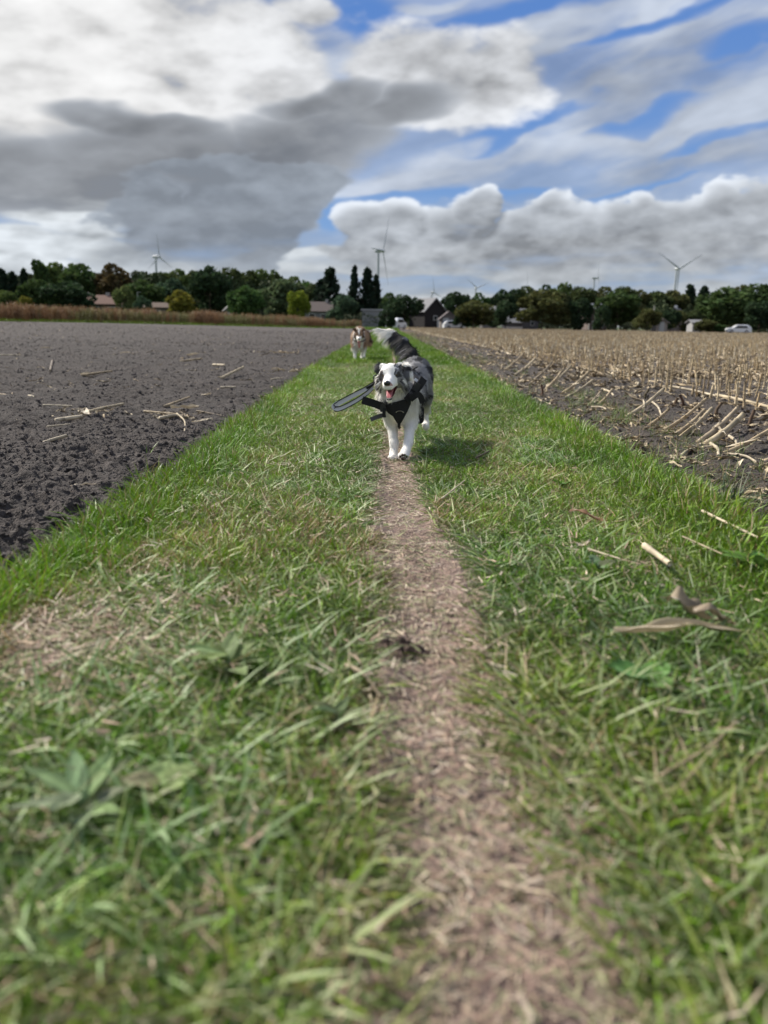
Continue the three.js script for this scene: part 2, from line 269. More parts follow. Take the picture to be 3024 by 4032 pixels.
{
  const K = {
    fresh: [0, 1, 2].map((i) => tuft(100 + i, 13, [['fresh', .68], ['mown', .16], ['pale', .06], ['dry', .10]], [.03, .095], .042, [0, .95], [.1, 1.3], [.0026, .0056])),
    mown: [0, 1, 2, 3].map((i) => tuft(200 + i, 14, [['mown', .58], ['fresh', .24], ['pale', .07], ['dry', .11]], [.022, .060], .04, [.15, 1.3], [.1, 1.2], [.0024, .0052])),
    flat: [0, 1, 2, 3].map((i) => tuft(300 + i, 13, [['pale', .34], ['mown', .42], ['fresh', .12], ['dry', .12]], [.04, .115], .045, [.95, 1.54], [.1, .7], [.0034, .0075])),
    dry: [0, 1, 2].map((i) => tuft(400 + i, 13, [['dry', .62], ['mown', .28], ['pale', .10]], [.03, .085], .045, [.3, 1.45], [.1, .9], [.002, .0045])),
    far: [0, 1].map((i) => tuft(500 + i, 12, [['fresh', .74], ['mown', .16], ['dry', .10]], [.035, .085], .07, [0, .8], [.1, 1], [.006, .011])),
  };
  const lists = {}; const put = (k, i, e) => (lists[k + i] ??= []).push(e);
  const r = rngOf(4242);
  const bands = [[0.42, 1.0, 2100], [1.0, 2.0, 1900], [2.0, 3.5, 1500], [3.5, 6, 1050], [6, 12, 560], [12, 30, 210], [30, 70, 70], [70, 132, 34]];
  for (const [da, db, dens] of bands) {
    const n = Math.round((db - da) * 2.75 * dens);
    for (let k = 0; k < n; k++) {
      const d = da + (db - da) * r(), L = edgeL(d), R = edgeR(d), x = L - 0.07 + (R - L + 0.14) * r();
      const e = Math.min(x - L, R - x), pd = Math.abs(x - pathX(d)) / pathHalf(d), rnd = r(), rn2 = r(), n1 = fbm(x * 1.7, 51, d * 1.1, 3), n2 = fbm(x * 3.3 + 9, 77, d * 2.2, 3);
      if (e < 0 && rnd > 0.5) continue;
      const onPath = pd + n2 * 0.75;
      if (onPath < 1.05 && rnd > 0.05 + 0.25 * sstep(0.6, 1.05, onPath)) continue;
      const bare = sstep(0.62, 0.15, Math.hypot((x + 0.74 - 0.1 * n2) / 0.62, (d - 1.58) / 0.4)) ;
      if (rnd < bare * 0.8) continue;
      const edge = sstep(0.34, 0.05, e + n1 * 0.12), worn = sstep(2.6, 1.1, onPath) * 0.75;
      const dryness = clamp(0.14 + n1 * 0.95 - edge * 0.5 + worn * 0.3 - 0.24 * sstep(2.5, 9, d) + bare * 0.5);
      let kind = rn2 < edge * 0.8 ? 'fresh' : rn2 < edge * 0.8 + dryness * 0.85 ? (n2 > -0.05 ? 'dry' : 'flat') : (r() < 0.34 + worn * 0.4 + (d < 1.6 ? 0.2 : 0) ? 'flat' : r() < 0.28 + 0.62 * sstep(3, 8, d) + 0.6 * clamp(n2) ? 'fresh' : 'mown');
      if (d > 14) kind = r() < 0.85 ? 'far' : kind;
      let s = (0.78 + 0.5 * r()) * (1 + 0.25 * sstep(14, 60, d)); if (onPath < 1.4) s *= 0.6;
      if (kind === 'fresh') s *= 0.62 + 0.62 * edge + 0.15 * clamp(n2);
      if (e < 0) s *= 0.8;
      if (d < 1.4 && kind !== 'dry') s *= 1.12; const tone = 1 + 0.30 * n1 + 0.16 * n2 + 0.12 * (r() - 0.5), warm = 1 + 0.2 * n2;
      const i = Math.floor(r() * K[kind].length);
      put(kind, i, { m: mat4(x, groundYv(x, d), -d, (r() - 0.5) * 0.25, r() * 6.283, (r() - 0.5) * 0.25, s, s * (0.85 + 0.3 * r()), s), c: [tone * warm, tone, tone] });
    }
  }
  function groundYv(x, d) { const e = Math.min(x - edgeL(d), edgeR(d) - x); return vergeY(x, d) * sstep(-0.1, 0.1, e) - 0.05 * sstep(0.03, -0.1, e); }
  const g = new THREE.Group(); g.name = 'grass'; scene.add(g); tag(g, 'mown green grass covering the strip on both sides of the path', 'grass', null, 'stuff');
  for (const k in lists) { const kind = k.replace(/\d/, ''), i = +k.match(/\d/)[0]; instances({ fresh: 'fresh_grass', mown: 'mown_grass', flat: 'flattened_grass', dry: 'dry_grass', far: 'distant_grass' }[kind], K[kind][i], bladeMat, lists[k], g); }

  // straw and clippings trodden into the path and lying in the grass
  const bits = [0, 1, 2, 3, 4].map((i) => { const q = rngOf(600 + i), P = [], C = [], I = []; for (let j = 0; j < 3; j++) addBlade(P, C, I, (q() - .5) * .05, 0.001 + j * .001, (q() - .5) * .05, q() * 6.283, mix(.014, .042, q()), 1.5, (q() - .5) * 0.5, mix(.0016, .0036, q()), [1, 1, 1], (q() - .5) * 1.2, 3); return geom(P, I, C); });
  const tones = [[.36, .26, .19], [.28, .19, .14], [.44, .35, .26], [.20, .13, .10], [.25, .25, .13], [.50, .42, .33], [.2, .21, .1]];
  const bl = [[], [], [], [], []];
  for (const [da, db, n] of [[0.45, 1.2, 1500], [1.2, 2.6, 2300], [2.6, 5, 1900], [5, 14, 1500]]) for (let k = 0; k < n; k++) {
    const d = da + (db - da) * r(), w = pathHalf(d), x = pathX(d) + (r() + r() - 1) * w * 1.5; const t = tones[Math.floor(r() * tones.length)], q = 0.75 + 0.5 * r(), s = 0.45 + r() * 0.8;
    bl[Math.floor(r() * 5)].push({ m: mat4(x, vergeY(x, d) + 0.007 + r() * 0.006, -d, (r() - .5) * .3, r() * 6.283, (r() - .5) * .3, s), c: t.map((v) => v * q) });
  }
  for (let k = 0; k < 6400; k++) {   // in the grass, thickest on the worn patch at the left
    const patch = k < 2700, d = patch ? 1.62 + (r() + r() - 1) * 0.42 : 0.5 + Math.pow(r(), 1.6) * 9, x = patch ? -0.74 + (r() + r() - 1) * 0.5 : mix(edgeL(d), edgeR(d), r()); const t = tones[Math.floor(r() * tones.length)], q = 0.8 + 0.5 * r(), s = 0.6 + r() * 1.1;
    bl[Math.floor(r() * 5)].push({ m: mat4(x, vergeY(x, d) + 0.004 + r() * (patch ? 0.012 : 0.025), -d, (r() - .5) * .5, r() * 6.283, (r() - .5) * .5, s), c: t.map((v) => v * q) });
  }
  const lg = new THREE.Group(); lg.name = 'straw_litter'; scene.add(lg); tag(lg, 'dry straw and grass clippings trodden into the path', 'straw', null, 'stuff');
  bl.forEach((l, i) => instances('straw_bits', bits[i], strawMat, l, lg));
}
// ---------- clods, corn debris, stubble ----------
const clodMat = new THREE.MeshStandardMaterial({ vertexColors: true, roughness: 0.97, bumpMap: repeatOf(grainBump, 1), bumpScale: 0.004 });
function clodGeo(seed, detail = 2, amp = 0.42) {
  const g = new THREE.IcosahedronGeometry(1, detail), p = g.attributes.position, C = [];
  for (let i = 0; i < p.count; i++) { const x = p.getX(i), y = p.getY(i), z = p.getZ(i), n = 1 + amp * noise3(x * 1.4 + seed * 7.3, y * 1.4, z * 1.4 + seed) + amp * 0.6 * noise3(x * 3.4 + seed, y * 3.4 + 4, z * 3.4) + amp * 0.3 * noise3(x * 8, y * 8 + seed, z * 8); p.setXYZ(i, x * n, y * n * 0.7, z * n); const k = 1 + 0.25 * noise3(x * 5, y * 5, z * 5 + seed); C.push(k, k, k); }
  g.setAttribute('color', new THREE.Float32BufferAttribute(C, 3)); g.computeVertexNormals(); return g;
}
{
  const r = rngOf(909), geos = [1, 2, 3, 4].map((s) => clodGeo(s, 1)), lists = [[], [], [], []];
  const bands = [[1.4, 3.2, 2000], [3.2, 6, 1100], [6, 12, 230], [12, 30, 70], [30, 70, 9]];
  for (const [da, db, dens] of bands) {
    const wid = (d) => 0.62 * d + 0.4, n = Math.round(dens * (db - da) * wid((da + db) / 2));
    for (let k = 0; k < n; k++) {
      const d = mix(da, db, r()), x = edgeL(d) + 0.06 - r() * wid(d), q = Math.pow(r(), 5), far = 1 + d * 0.035, s = (0.0028 + 0.010 * q) * far * (0.7 + 0.6 * clamp(0.5 + fbm(x * 1.5, 3, d * 1.5, 2))), t = 0.75 + 0.5 * r();
      lists[k & 3].push({ m: mat4(x, soilY(x, d) + s * 0.05, -d, r() * 6, r() * 6, r() * 6, s * (0.8 + 0.5 * r()), s, s * (0.8 + 0.5 * r())), c: [0.094 * t, 0.080 * t, 0.075 * t] });
    }
  }
  for (const [da, db, dens] of [[1.6, 4, 700], [4, 9, 330], [9, 20, 30]]) {
    const n = Math.round(dens * (db - da) * 1.3);
    for (let k = 0; k < n; k++) { const d = mix(da, db, r()), x = edgeR(d) - 0.05 + r() * (1.0 + 0.25 * d), s = (0.004 + 0.014 * Math.pow(r(), 5)) * (1 + d * 0.04), t = 0.75 + 0.5 * r(); lists[k & 3].push({ m: mat4(x, stubY(x, d) + s * 0.2, -d, r() * 6, r() * 6, r() * 6, s), c: [0.10 * t, 0.083 * t, 0.073 * t] }); }
  }
  const g = new THREE.Group(); g.name = 'soil_crumbs'; scene.add(g); tag(g, 'loose dark crumbs of earth scattered over the tilled soil', 'soil', null, 'stuff');
  lists.forEach((l, i) => instances('earth_crumbs', geos[i], clodMat, l, g));
  const own = new THREE.MeshStandardMaterial({ color: lin(0.066, 0.056, 0.053), vertexColors: true, roughness: 0.97, bumpMap: repeatOf(grainBump, 2), bumpScale: 0.006 });
  for (const [x, d, s, label] of [[-1.235, 2.78, 0.032, 'large dark clod of earth on the soil beside the grass'], [-1.17, 3.42, 0.020, 'smaller dark clod lying just beyond the large one'], [-1.62, 3.9, 0.026, 'knobbly dark clod further out on the tilled soil']]) {
    const m = solo('earth_clod', clodGeo(s * 999, 4, 0.5), own, label, 'clod', 'clods of earth on the tilled field'); m.scale.set(s * 1.35, s, s); m.position.set(x, soilY(x, d) + s * 0.35, -d);
  }
}
const cornMat = new THREE.MeshStandardMaterial({ vertexColors: true, roughness: 0.72 });
const huskMat = new THREE.MeshPhysicalMaterial({ vertexColors: true, roughness: 0.75, transmission: 0.25, thickness: 0, side: THREE.DoubleSide });
const STRAW = [[.50, .41, .27], [.44, .34, .21], [.58, .49, .35], [.38, .30, .20], [.30, .23, .15]];
function stalkGeo(pts, rad, tone, seed, sides = 8) {          // a cut corn stalk: a jointed cane with rings and raw ends
  const r = rngOf(seed), c = new THREE.CatmullRomCurve3(pts.map((p) => V(...p))), L = c.getLength(), n = Math.max(6, Math.round(L / 0.03)), P = [], C = [], I = [], fr = c.computeFrenetFrames(n, false);
  const nodes = []; for (let q = (0.2 + r() * 0.3) * 0.16; q < L; q += 0.10 + r() * 0.07) nodes.push(q / L);
  const ts = [0]; for (let i = 1; i < n; i++) ts.push(i / n); for (const q of nodes) ts.push(q - 0.004 / L, q, q + 0.004 / L); ts.push(1); const T = [...new Set(ts.filter((t) => t >= 0 && t <= 1))].sort((a, b) => a - b);
  for (const t of T) {
    const f = Math.min(n, Math.round(t * n)), p = c.getPointAt(t), N = fr.normals[f], B = fr.binormals[f], isN = nodes.some((q) => Math.abs(q - t) < 0.0035 / L), rr = rad * (1 - 0.22 * t) * (isN ? 1.16 : 1) * (0.95 + 0.1 * noise3(t * 9, seed, 1)), k = (isN ? 0.62 : 1) * (0.82 + 0.3 * noise3(t * 14, seed, 5));
    for (let j = 0; j < sides; j++) { const a = j / sides * 6.283, ca = Math.cos(a) * rr, sa = Math.sin(a) * rr * 0.88; P.push(p.x + N.x * ca + B.x * sa, p.y + N.y * ca + B.y * sa, p.z + N.z * ca + B.z * sa); const kk = k * (0.9 + 0.25 * noise3(j * 1.7, t * 6, seed)); C.push(tone[0] * kk, tone[1] * kk, tone[2] * kk); }
  }
  const m = T.length;
  for (let i = 0; i < m - 1; i++) for (let j = 0; j < sides; j++) { const a = i * sides + j, b = i * sides + (j + 1) % sides; I.push(a, a + sides, b, b, a + sides, b + sides); }
  for (const e of [0, m - 1]) { const p = c.getPointAt(T[e]), k = P.length / 3; P.push(p.x, p.y, p.z); C.push(.6, .52, .38); for (let j = 0; j < sides; j++) I.push(k, e * sides + j, e * sides + (j + 1) % sides); }
  return geom(P, I, C);
}
function huskGeo(L, W, tone, seed, curl = 1) {                 // a dry leaf or husk: a long curled, creased sheet lying along +x
  const r = rngOf(seed), P = [], C = [], I = [], n = 12, m = 5, a = r() * 6, b = (r() - 0.5) * 0.6, tw = (r() - 0.5) * 1.6 * curl;
  for (let i = 0; i <= n; i++) for (let j = 0; j <= m; j++) {
    const t = i / n, s = j / m - 0.5, w = W * Math.pow(Math.sin(Math.PI * (0.10 + 0.88 * t)), 0.55), th = tw * (t - 0.3), y = Math.abs(s) * w * 0.75 * curl;
    const cy = s * w, x = (t - 0.5) * L, rip = 0.012 * curl * noise3(t * 5, s * 3, seed);
    P.push(x, 0.006 + Math.max(0, y * Math.cos(th) + cy * Math.sin(th) * 0.8 + rip + 0.012 * curl * Math.sin(t * 4 + a) + 0.01), cy * Math.cos(th) - y * Math.sin(th) + b * L * (t - 0.5) * (t - 0.5)); const k = 0.8 + 0.35 * noise3(t * 4, s * 9, seed) + (Math.abs(s) < 0.06 ? 0.12 : 0); C.push(tone[0] * k, tone[1] * k, tone[2] * k);
  }
  for (let i = 0; i < n; i++) for (let j = 0; j < m; j++) { const k = i * (m + 1) + j; I.push(k, k + 1, k + m + 1, k + 1, k + m + 2, k + m + 1); }
  return geom(P, I, C);
}
function layHusk(x, d, y, ang, L, W, tone, seed, curl, name, label, group) { const m = solo(name, huskGeo(L, W, tone, seed, curl), huskMat, label, name === 'corn_husk' ? 'husk' : 'leaf', group); m.position.set(x, y, -d); m.rotation.y = ang; return m; }
function layStalk(a, b, rad, tone, seed, lift, label, group, yf = soilY, bend = 0) {   // between two points on the ground, part sunk
  const A = V(a[0], yf(a[0], a[1]) + rad * 0.7 + lift[0], -a[1]), B = V(b[0], yf(b[0], b[1]) + rad * 0.7 + lift[1], -b[1]), M = A.clone().lerp(B, 0.5); M.y = Math.max(M.y, yf(M.x, -M.z) + rad * 0.6) + bend * 0.3; M.x += bend;
  const g = thing('corn_stalk', label, 'corn stalk', group, [A.x, A.y, A.z]), q = (p) => [p.x - A.x, p.y - A.y, p.z - A.z];
  part(g, 'cane', stalkGeo([[0, 0, 0], q(M), q(B)], rad, tone, seed), cornMat);
  return g;
}
{
  const G1 = 'corn debris on the tilled field';
  // on the tilled soil (left)
  const st = (a, b, rad, k, seed, lift, label, bend) => layStalk(a, b, rad, STRAW[k], seed, lift, label, G1, soilY, bend);
  st([-2.98, 6.71], [-2.74, 6.74], .011, 2, 1, [0, .004], 'pale straight corn stalk lying level, left of the debris pile');
  st([-2.52, 5.86], [-2.36, 5.99], .019, 2, 2, [.002, .012], 'thick pale corn stalk at the near end of the debris line');
  st([-2.5, 6.3], [-2.36, 6.95], .014, 0, 3, [.004, .02], 'long jointed corn stalk running back through the debris line', .03);
  st([-2.19, 4.82], [-2.06, 4.95], .013, 2, 4, [0, .003], 'short pale corn stalk alone on the near soil');
  st([-2.07, 6.6], [-1.76, 6.5], .012, 1, 5, [.012, .004], 'tan corn stalk at the left of the larger debris pile', .0);
  st([-1.74, 5.92], [-1.58, 6.14], .016, 2, 6, [0, .015], 'split pale corn stalk in front of the larger debris pile');
  st([-1.63, 6.02], [-1.4, 5.34], .008, 0, 7, [.03, 0], 'thin bent corn stalk reaching toward the grass', .03);
  st([-1.62, 6.6], [-1.34, 6.5], .011, 4, 8, [.012, .0], 'brown corn stalk pointing at the grass edge');
  st([-4.1, 10.5], [-3.9, 11.1], .018, 1, 9, [0, .03], 'weathered corn stalk out on the open tilled soil');
  st([-3.08, 13.9], [-2.75, 13.3], .02, 2, 10, [0, .02], 'pale corn stalk far out, middle of the tilled field');
  st([-4.0, 15.2], [-3.75, 15.9], .022, 1, 11, [0, .03], 'far corn stalk beyond the middle of the tilled field');
  st([-2.2, 10.4], [-2.05, 11.2], .02, 0, 12, [.0, .10], 'corn stalk propped up at a slant on the soil');
  st([-1.93, 9.05], [-1.76, 9.08], .013, 2, 13, [0, 0], 'small level corn stalk between the debris pile and the grass');
  st([-7.9, 15.9], [-7.5, 16.05], .016, 2, 14, [0, .004], 'pale corn stalk at the far left of the tilled field');
  st([-4.1, 8.15], [-3.88, 8.05], .013, 1, 15, [0, .003], 'tan corn stalk at the left edge of the view');
  st([-3.66, 7.92], [-3.5, 7.7], .011, 2, 16, [0, .0], 'whitish corn stalk left of the straight pale one');
  st([-1.56, 10.6], [-1.42, 11.2], .012, 2, 17, [0, 0], 'pale corn stalk lying along the far grass edge');
  st([-1.99, 6.95], [-1.9, 7.5], .013, 1, 18, [0, .03], 'tan corn stalk behind the larger debris pile');
  st([-2.4, 5.44], [-2.33, 5.66], .007, 2, 19, [0, .004], 'thin pale corn stalk just in front of the debris line');
  const hk = (x, d, a, L, W, k, s, c, label) => layHusk(x, d, soilY(x, d) - 0.004, a, L, W, STRAW[k], s, c, 'corn_husk', label, G1);
  hk(-2.46, 6.3, 2.0, .19, .06, 2, 31, 1.1, 'curled pale husk in the middle of the debris line');
  hk(-1.76, 6.75, .7, .26, .07, 2, 32, 1.2, 'broad pale husk standing up in the larger debris pile');
  hk(-1.6, 6.35, 2.5, .24, .06, 0, 33, 1, 'tan husk lying across the larger debris pile');
  hk(-1.42, 5.95, .4, .16, .035, 2, 34, .9, 'small pale husk between the debris pile and the grass');
  hk(-1.92, 6.42, .2, .2, .04, 1, 35, .8, 'narrow tan husk left of the larger debris pile');
  hk(-4.2, 10.9, .3, .22, .05, 2, 36, 1.2, 'big curled husk beside the weathered stalk');
  hk(-1.5, 12.5, 1.3, .4, .07, 2, 37, 1.3, 'large pale husk by the far grass edge');
  hk(-1.35, 12.9, .6, .34, .05, 0, 38, 1.1, 'tan husk behind the large pale one');
  hk(-1.75, 12.7, .2, .24, .05, 2, 39, 1, 'pale husk left of the large one at the grass edge');
  hk(-4.3, 17.4, .5, .3, .07, 2, 40, 1.2, 'pale husk standing out far across the soil');
  hk(-1.42, 3.55, .2, .12, .012, 2, 41, .5, 'sliver of pale leaf on the near soil');
  hk(-1.88, 8.1, .1, .1, .035, 2, 42, .9, 'small whitish husk behind the debris pile');
  hk(-2.6, 20, .1, .6, .06, 1, 43, 1.2, 'long tan husk heap far along the soil edge');
  hk(-6.2, 18.6, .4, .26, .05, 2, 44, .9, 'whitish husk far out on the left');
  hk(-9, 20.8, .4, .3, .05, 2, 45, .9, 'distant pale husk near the weeds');
  const dk = layStalk([-4.95, 11.6], [-4.78, 11.1], .03, [.12, .085, .06], 46, [.12, 0], 'dark rotten corn stump tipped over on the soil', G1, soilY);
  // the grass sprout alone on the soil
  { const P = [], C = [], I = []; for (let i = 0; i < 4; i++) addBlade(P, C, I, (i - 1.5) * .006, 0, (i % 2) * .005, i * 1.9 + 3.5, .07 + .025 * i, .25 + .2 * i, .6, .007, [.14, .26, .03], .3); const s = solo('grass_sprout', geom(P, I, C), bladeMat, 'single bright green grass sprout growing in bare soil', 'grass'); s.position.set(-1.40, soilY(-1.40, 4.5) - .004, -4.5); }
}
// ---------- the corn field on the right ----------
{
  const G2 = 'cut corn stalks leaning along the outer row';
  // stalks of the outermost row, pushed over by a wheel: foot on the soil, cut top up in the air
  const lean = [[2.06, 5.71, 2.50, 6.05, .22, .016, 'nearest-but-three leaning corn stalk, long and slender'], [2.16, 5.62, 2.50, 5.92, .19, .022, 'stout leaning corn stalk, one of the close pair'], [2.08, 5.55, 2.42, 5.86, .17, .017, 'slimmer leaning corn stalk, other one of the close pair'], [2.18, 5.33, 2.58, 5.66, .22, .023, 'long leaning corn stalk with a ragged split top'], [2.14, 5.12, 2.47, 5.33, .19, .028, 'thickest leaning corn stalk, cut end toward the right'], [2.16, 4.88, 2.52, 5.02, .15, .018, 'leaning corn stalk nearest the right edge of the view'], [2.05, 6.02, 2.26, 6.16, .13, .015, 'short leaning corn stalk on its own'], [2.07, 6.64, 2.52, 7.05, .22, .019, 'long leaning corn stalk half way up the row'], [2.16, 7.85, 2.36, 8.1, .14, .018, 'short leaning corn stalk beyond the half-way one'], [2.0, 7.6, 2.2, 7.9, .13, .015, 'thin leaning corn stalk beside a tuft of weeds'], [1.98, 8.5, 2.36, 8.9, .17, .018, 'lower of two leaning corn stalks side by side'], [2.05, 9.0, 2.46, 9.5, .22, .02, 'upper of two leaning corn stalks side by side'], [1.95, 9.5, 2.25, 9.9, .24, .02, 'steep leaning corn stalk far up the row'], [2.05, 9.9, 2.45, 10.4, .24, .02, 'second steep leaning corn stalk far up the row'], [2.3, 4.62, 2.7, 4.8, .14, .02, 'leaning corn stalk cut off by the right edge of the view'], [2.1, 11.2, 2.5, 11.8, .25, .02, 'distant leaning corn stalk before the row blurs'], [2.0, 12.2, 2.45, 12.9, .25, .021, 'most distant but one of the leaning corn stalks'], [2.05, 13.6, 2.5, 14.4, .26, .022, 'most distant leaning corn stalk of the outer row']];
  lean.forEach(([x0, d0, x1, d1, h, rad, label], i) => {
    const y0 = stubY(x0, d0) - 0.01, g = thing('corn_stalk', label, 'corn stalk', G2, [x0, y0, -d0]), tone = STRAW[[1, 0, 1, 3, 0, 1][i % 6]], dx = x1 - x0, dz = -(d1 - d0);
    part(g, 'cane', stalkGeo([[0, 0, 0], [dx * .5, h * .42, dz * .5], [dx, h, dz]], rad, tone, 70 + i, 9), cornMat);
    const lf = part(g, 'dry_leaf', huskGeo(.12 + .05 * (i % 3), .02, STRAW[2], 170 + i, 1), huskMat); lf.position.set(dx * .45, h * .4 - .005, dz * .45); lf.rotation.set(0.3, 0.6 + i, 0.5 * ((i % 3) - 1));
    if (i % 3 === 0) { const s2 = part(g, 'split_strip', huskGeo(.1, .012, STRAW[0], 270 + i, 1.2), huskMat); s2.position.set(dx * .95, h * .95, dz * .95); s2.rotation.set(0, 0.7, 0.7); }
  });
  // dark rotten stumps in the next row
  const stump = [[2.84, 7.65, 'tall dark stump with a root collar behind the leaning stalks'], [3.0, 7.8, 'thin dark stump beside the tall one'], [2.89, 8.66, 'tilted dark stump further up the second row'], [2.92, 6.8, 'dark knotted stump near the split-topped stalk'], [2.93, 6.2, 'dark stump with spreading roots near the thickest stalk'], [1.76, 8.8, 'dark stump standing between grass and leaning row'], [2.86, 10.2, 'upright dark stump far up the second row'], [2.85, 11.6, 'last clear dark stump of the second row']];
  const stMat = new THREE.MeshStandardMaterial({ vertexColors: true, roughness: 0.9 });
  stump.forEach(([x, d, label], i) => {
    const r = rngOf(800 + i), h = .09 + r() * .07, g = thing('corn_stump', label, 'stump', 'dark stumps of the second row', [x, stubY(x, d) - .01, -d]), tone = [.085 + r() * .05, .06 + r() * .03, .042];
    part(g, 'stub', stalkGeo([[0, 0, 0], [(r() - .5) * .04, h * .5, 0], [(r() - .5) * .1, h, (r() - .5) * .05]], .017 + r() * .008, tone, 810 + i, 8), stMat);
    for (let k = 0; k < 7; k++) { const a = k / 7 * 6.283 + r(), q = .03 + r() * .035; part(g, 'root', stalkGeo([[0, .045, 0], [Math.cos(a) * q * .7, .028, Math.sin(a) * q * .7], [Math.cos(a) * q, -.01, Math.sin(a) * q]], .0048, tone, 820 + i * 9 + k, 5), stMat); }
  });
  // fallen stalks
  const fall = [[[3.5, 9.65], [3.75, 8.75], .016, 2, .06, 'pale bent stalk lying in front of the standing stubble'], [[3.74, 8.8], [3.78, 7.3], .02, 0, .04, 'long pale stalk lying across the right edge of the view'], [[2.62, 7.67], [2.45, 6.85], .012, 2, .03, 'whitish stalk lying between the leaning row and the stumps'], [[2.11, 4.7], [2.2, 4.5], .01, 2, .0, 'short pale stalk lying in the weeds by the leaning row'], [[1.78, 4.6], [1.93, 4.78], .012, 2, .0, 'whitish stalk lying on bare soil near the grass'], [[2.02, 4.86], [2.17, 5.0], .015, 0, .004, 'reddish tan stalk lying under the thickest leaning one'], [[2.15, 5.05], [1.97, 4.5], .013, 2, .01, 'pale stalk lying crossways in front of the leaning row'], [[2.4, 5.35], [2.3, 5.0], .012, 2, .02, 'short pale stalk lying behind the thickest leaning one'], [[1.92, 7.2], [2.0, 7.0], .011, 2, 0, 'small pale stalk lying at the grassy tuft'], [[4.0, 7.1], [4.4, 6.9], .018, 0, .03, 'tan stalk lying at the foot of the standing stubble'], [[3.2, 9.9], [3.5, 10.9], .016, 2, .04, 'pale stalk lying in the gap before the standing rows'], [[2.6, 9.3], [2.5, 8.5], .012, 2, .02, 'thin pale stalk lying among the dark stumps']];
  fall.forEach(([a, b, rad, k, l, label], i) => layStalk(a, b, rad, STRAW[k], 900 + i, [l, l * .4], label, 'fallen corn stalks on the stubble field', stubY, 0.02));
  // the standing stubble: rows 0.7 m apart, the nearest 300 as single stalks, the rest as one mass
  const r = rngOf(5151), all = [];
  const colour = () => { const t = [[.56, .43, .25], [.62, .50, .32], [.48, .36, .21], [.66, .57, .42]][Math.floor(r() * 4)], k = .8 + .35 * r(); return t.map((v) => v * k); };
  for (let row = 0; row < 190; row++) {
    const x0 = 3.45 + row * 0.7; let d = Math.max(5, x0 / 0.72);
    const step = x0 > 60 ? 0.4 : x0 > 25 ? 0.24 : 0.17;
    while (d < 200) { const st = step * (d > 90 ? 2.2 : d > 45 ? 1.5 : 1); d += st * (0.6 + 0.8 * r()); if (r() < 0.06) continue; all.push([x0 + (r() - .5) * .10, d, .15 + .14 * r(), (r() - .5) * .5 + (r() < .12 ? (r() - .5) * 1.6 : 0), (r() - .5) * .35, r() * 6.283, colour()]); }
  }
  const seen = ([x, d]) => x < 0.515 * d + 0.6;
  const near = all.filter((e) => seen(e)).sort((a, b) => Math.hypot(a[0], a[1]) - Math.hypot(b[0], b[1])).slice(0, 300), nearSet = new Set(near);
  const variants = [0, 1, 2, 3, 4].map((i) => {
    const h = 1, cane = stalkGeo([[0, 0, 0], [(r() - .5) * .06, h * .5, (r() - .5) * .06], [(r() - .5) * .1, h, (r() - .5) * .1]].map((p) => p.map((v) => v * .28)), .0115 + .003 * (i % 3), [1, 1, 1], 1000 + i, 6);
    const P = [], C = [], I = []; for (let k = 0; k < 3; k++) addBlade(P, C, I, 0, .03 + .07 * r(), 0, r() * 6.283, .10 + .09 * r(), .4 + .5 * r(), 1.6, .016, [1.05, 1.05, 1.05], r(), 4);
    return [cane, geom(P, I, C)];
  });
  const mats = STRAW.slice(0, 4).map((c, i) => [new THREE.MeshStandardMaterial({ vertexColors: true, color: lin(c[0] * 1.15, c[1] * 1.1, c[2]), roughness: .75 }), new THREE.MeshStandardMaterial({ vertexColors: true, color: lin(c[0] * 1.15, c[1] * 1.15, c[2] * 1.15), roughness: .8, side: THREE.DoubleSide })]);
  near.forEach(([x, d, h, rx, rz, ry], i) => {
    const g = thing('stubble_stalk', 'upright cut corn stalk standing in the stubble rows', 'corn stalk', 'standing stubble in rows', [x, stubY(x, d) - .01, -d]); g.rotation.set(rx * .5, ry, rz * .5); g.scale.set(1 + .3 * (h - .2), h / .28, 1);
    part(g, 'cane', variants[i % 5][0], mats[i % 4][0]); part(g, 'dry_leaf', variants[i % 5][1], mats[i % 4][1]);
  });
  const both = variants.slice(0, 3).map(([a, b]) => mergeGeometries([a, b]));
  const rest = [[], [], []];
  all.forEach((e, i) => { if (nearSet.has(e)) return; const [x, d, h, rx, rz, ry, c] = e, w = 1 + d * 0.012; rest[i % 3].push({ m: mat4(x, stubY(x, d) - .01, -d, rx * .5, ry, rz * .5, w, h / .28, w), c }); });
  const g = new THREE.Group(); g.name = 'corn_stubble'; scene.add(g); tag(g, 'far rows of cut corn stubble filling the right field', 'stubble', null, 'stuff');
  rest.forEach((l, i) => instances('stubble_rows', both[i], new THREE.MeshStandardMaterial({ vertexColors: true, roughness: .8, side: THREE.DoubleSide }), l, g));
  // straw, husk shreds and thin leaves scattered over both fields
  const shred = [0, 1, 2, 3].map((i) => huskGeo([.12, .2, .09, .15][i], [.02, .026, .03, .014][i], [1, 1, 1], 1100 + i, .9)), sl = [[], [], [], []];
  const drop = (n, f) => { for (let k = 0; k < n; k++) { const [x, d, s, y] = f(); const t = STRAW[Math.floor(r() * 5)], q = .8 + .4 * r(); sl[k & 3].push({ m: mat4(x, y - .003, -d, (r() - .5) * .6, r() * 6.283, (r() - .5) * .5, s), c: t.map((v) => v * q) }); } };
  drop(520, () => { const d = 3.2 + 9 * Math.pow(r(), 1.3), x = edgeR(d) + .25 + Math.abs(r() + r() - .7) * 1.3; return [x, d, .4 + .7 * r(), stubY(x, d)]; });
  drop(1300, () => { const d = 10 + 75 * Math.pow(r(), 1.5), x = edgeR(d) + .15 + 2.0 * r(); return [x, d, .6 + .8 * r() + d * .012, stubY(x, d)]; });
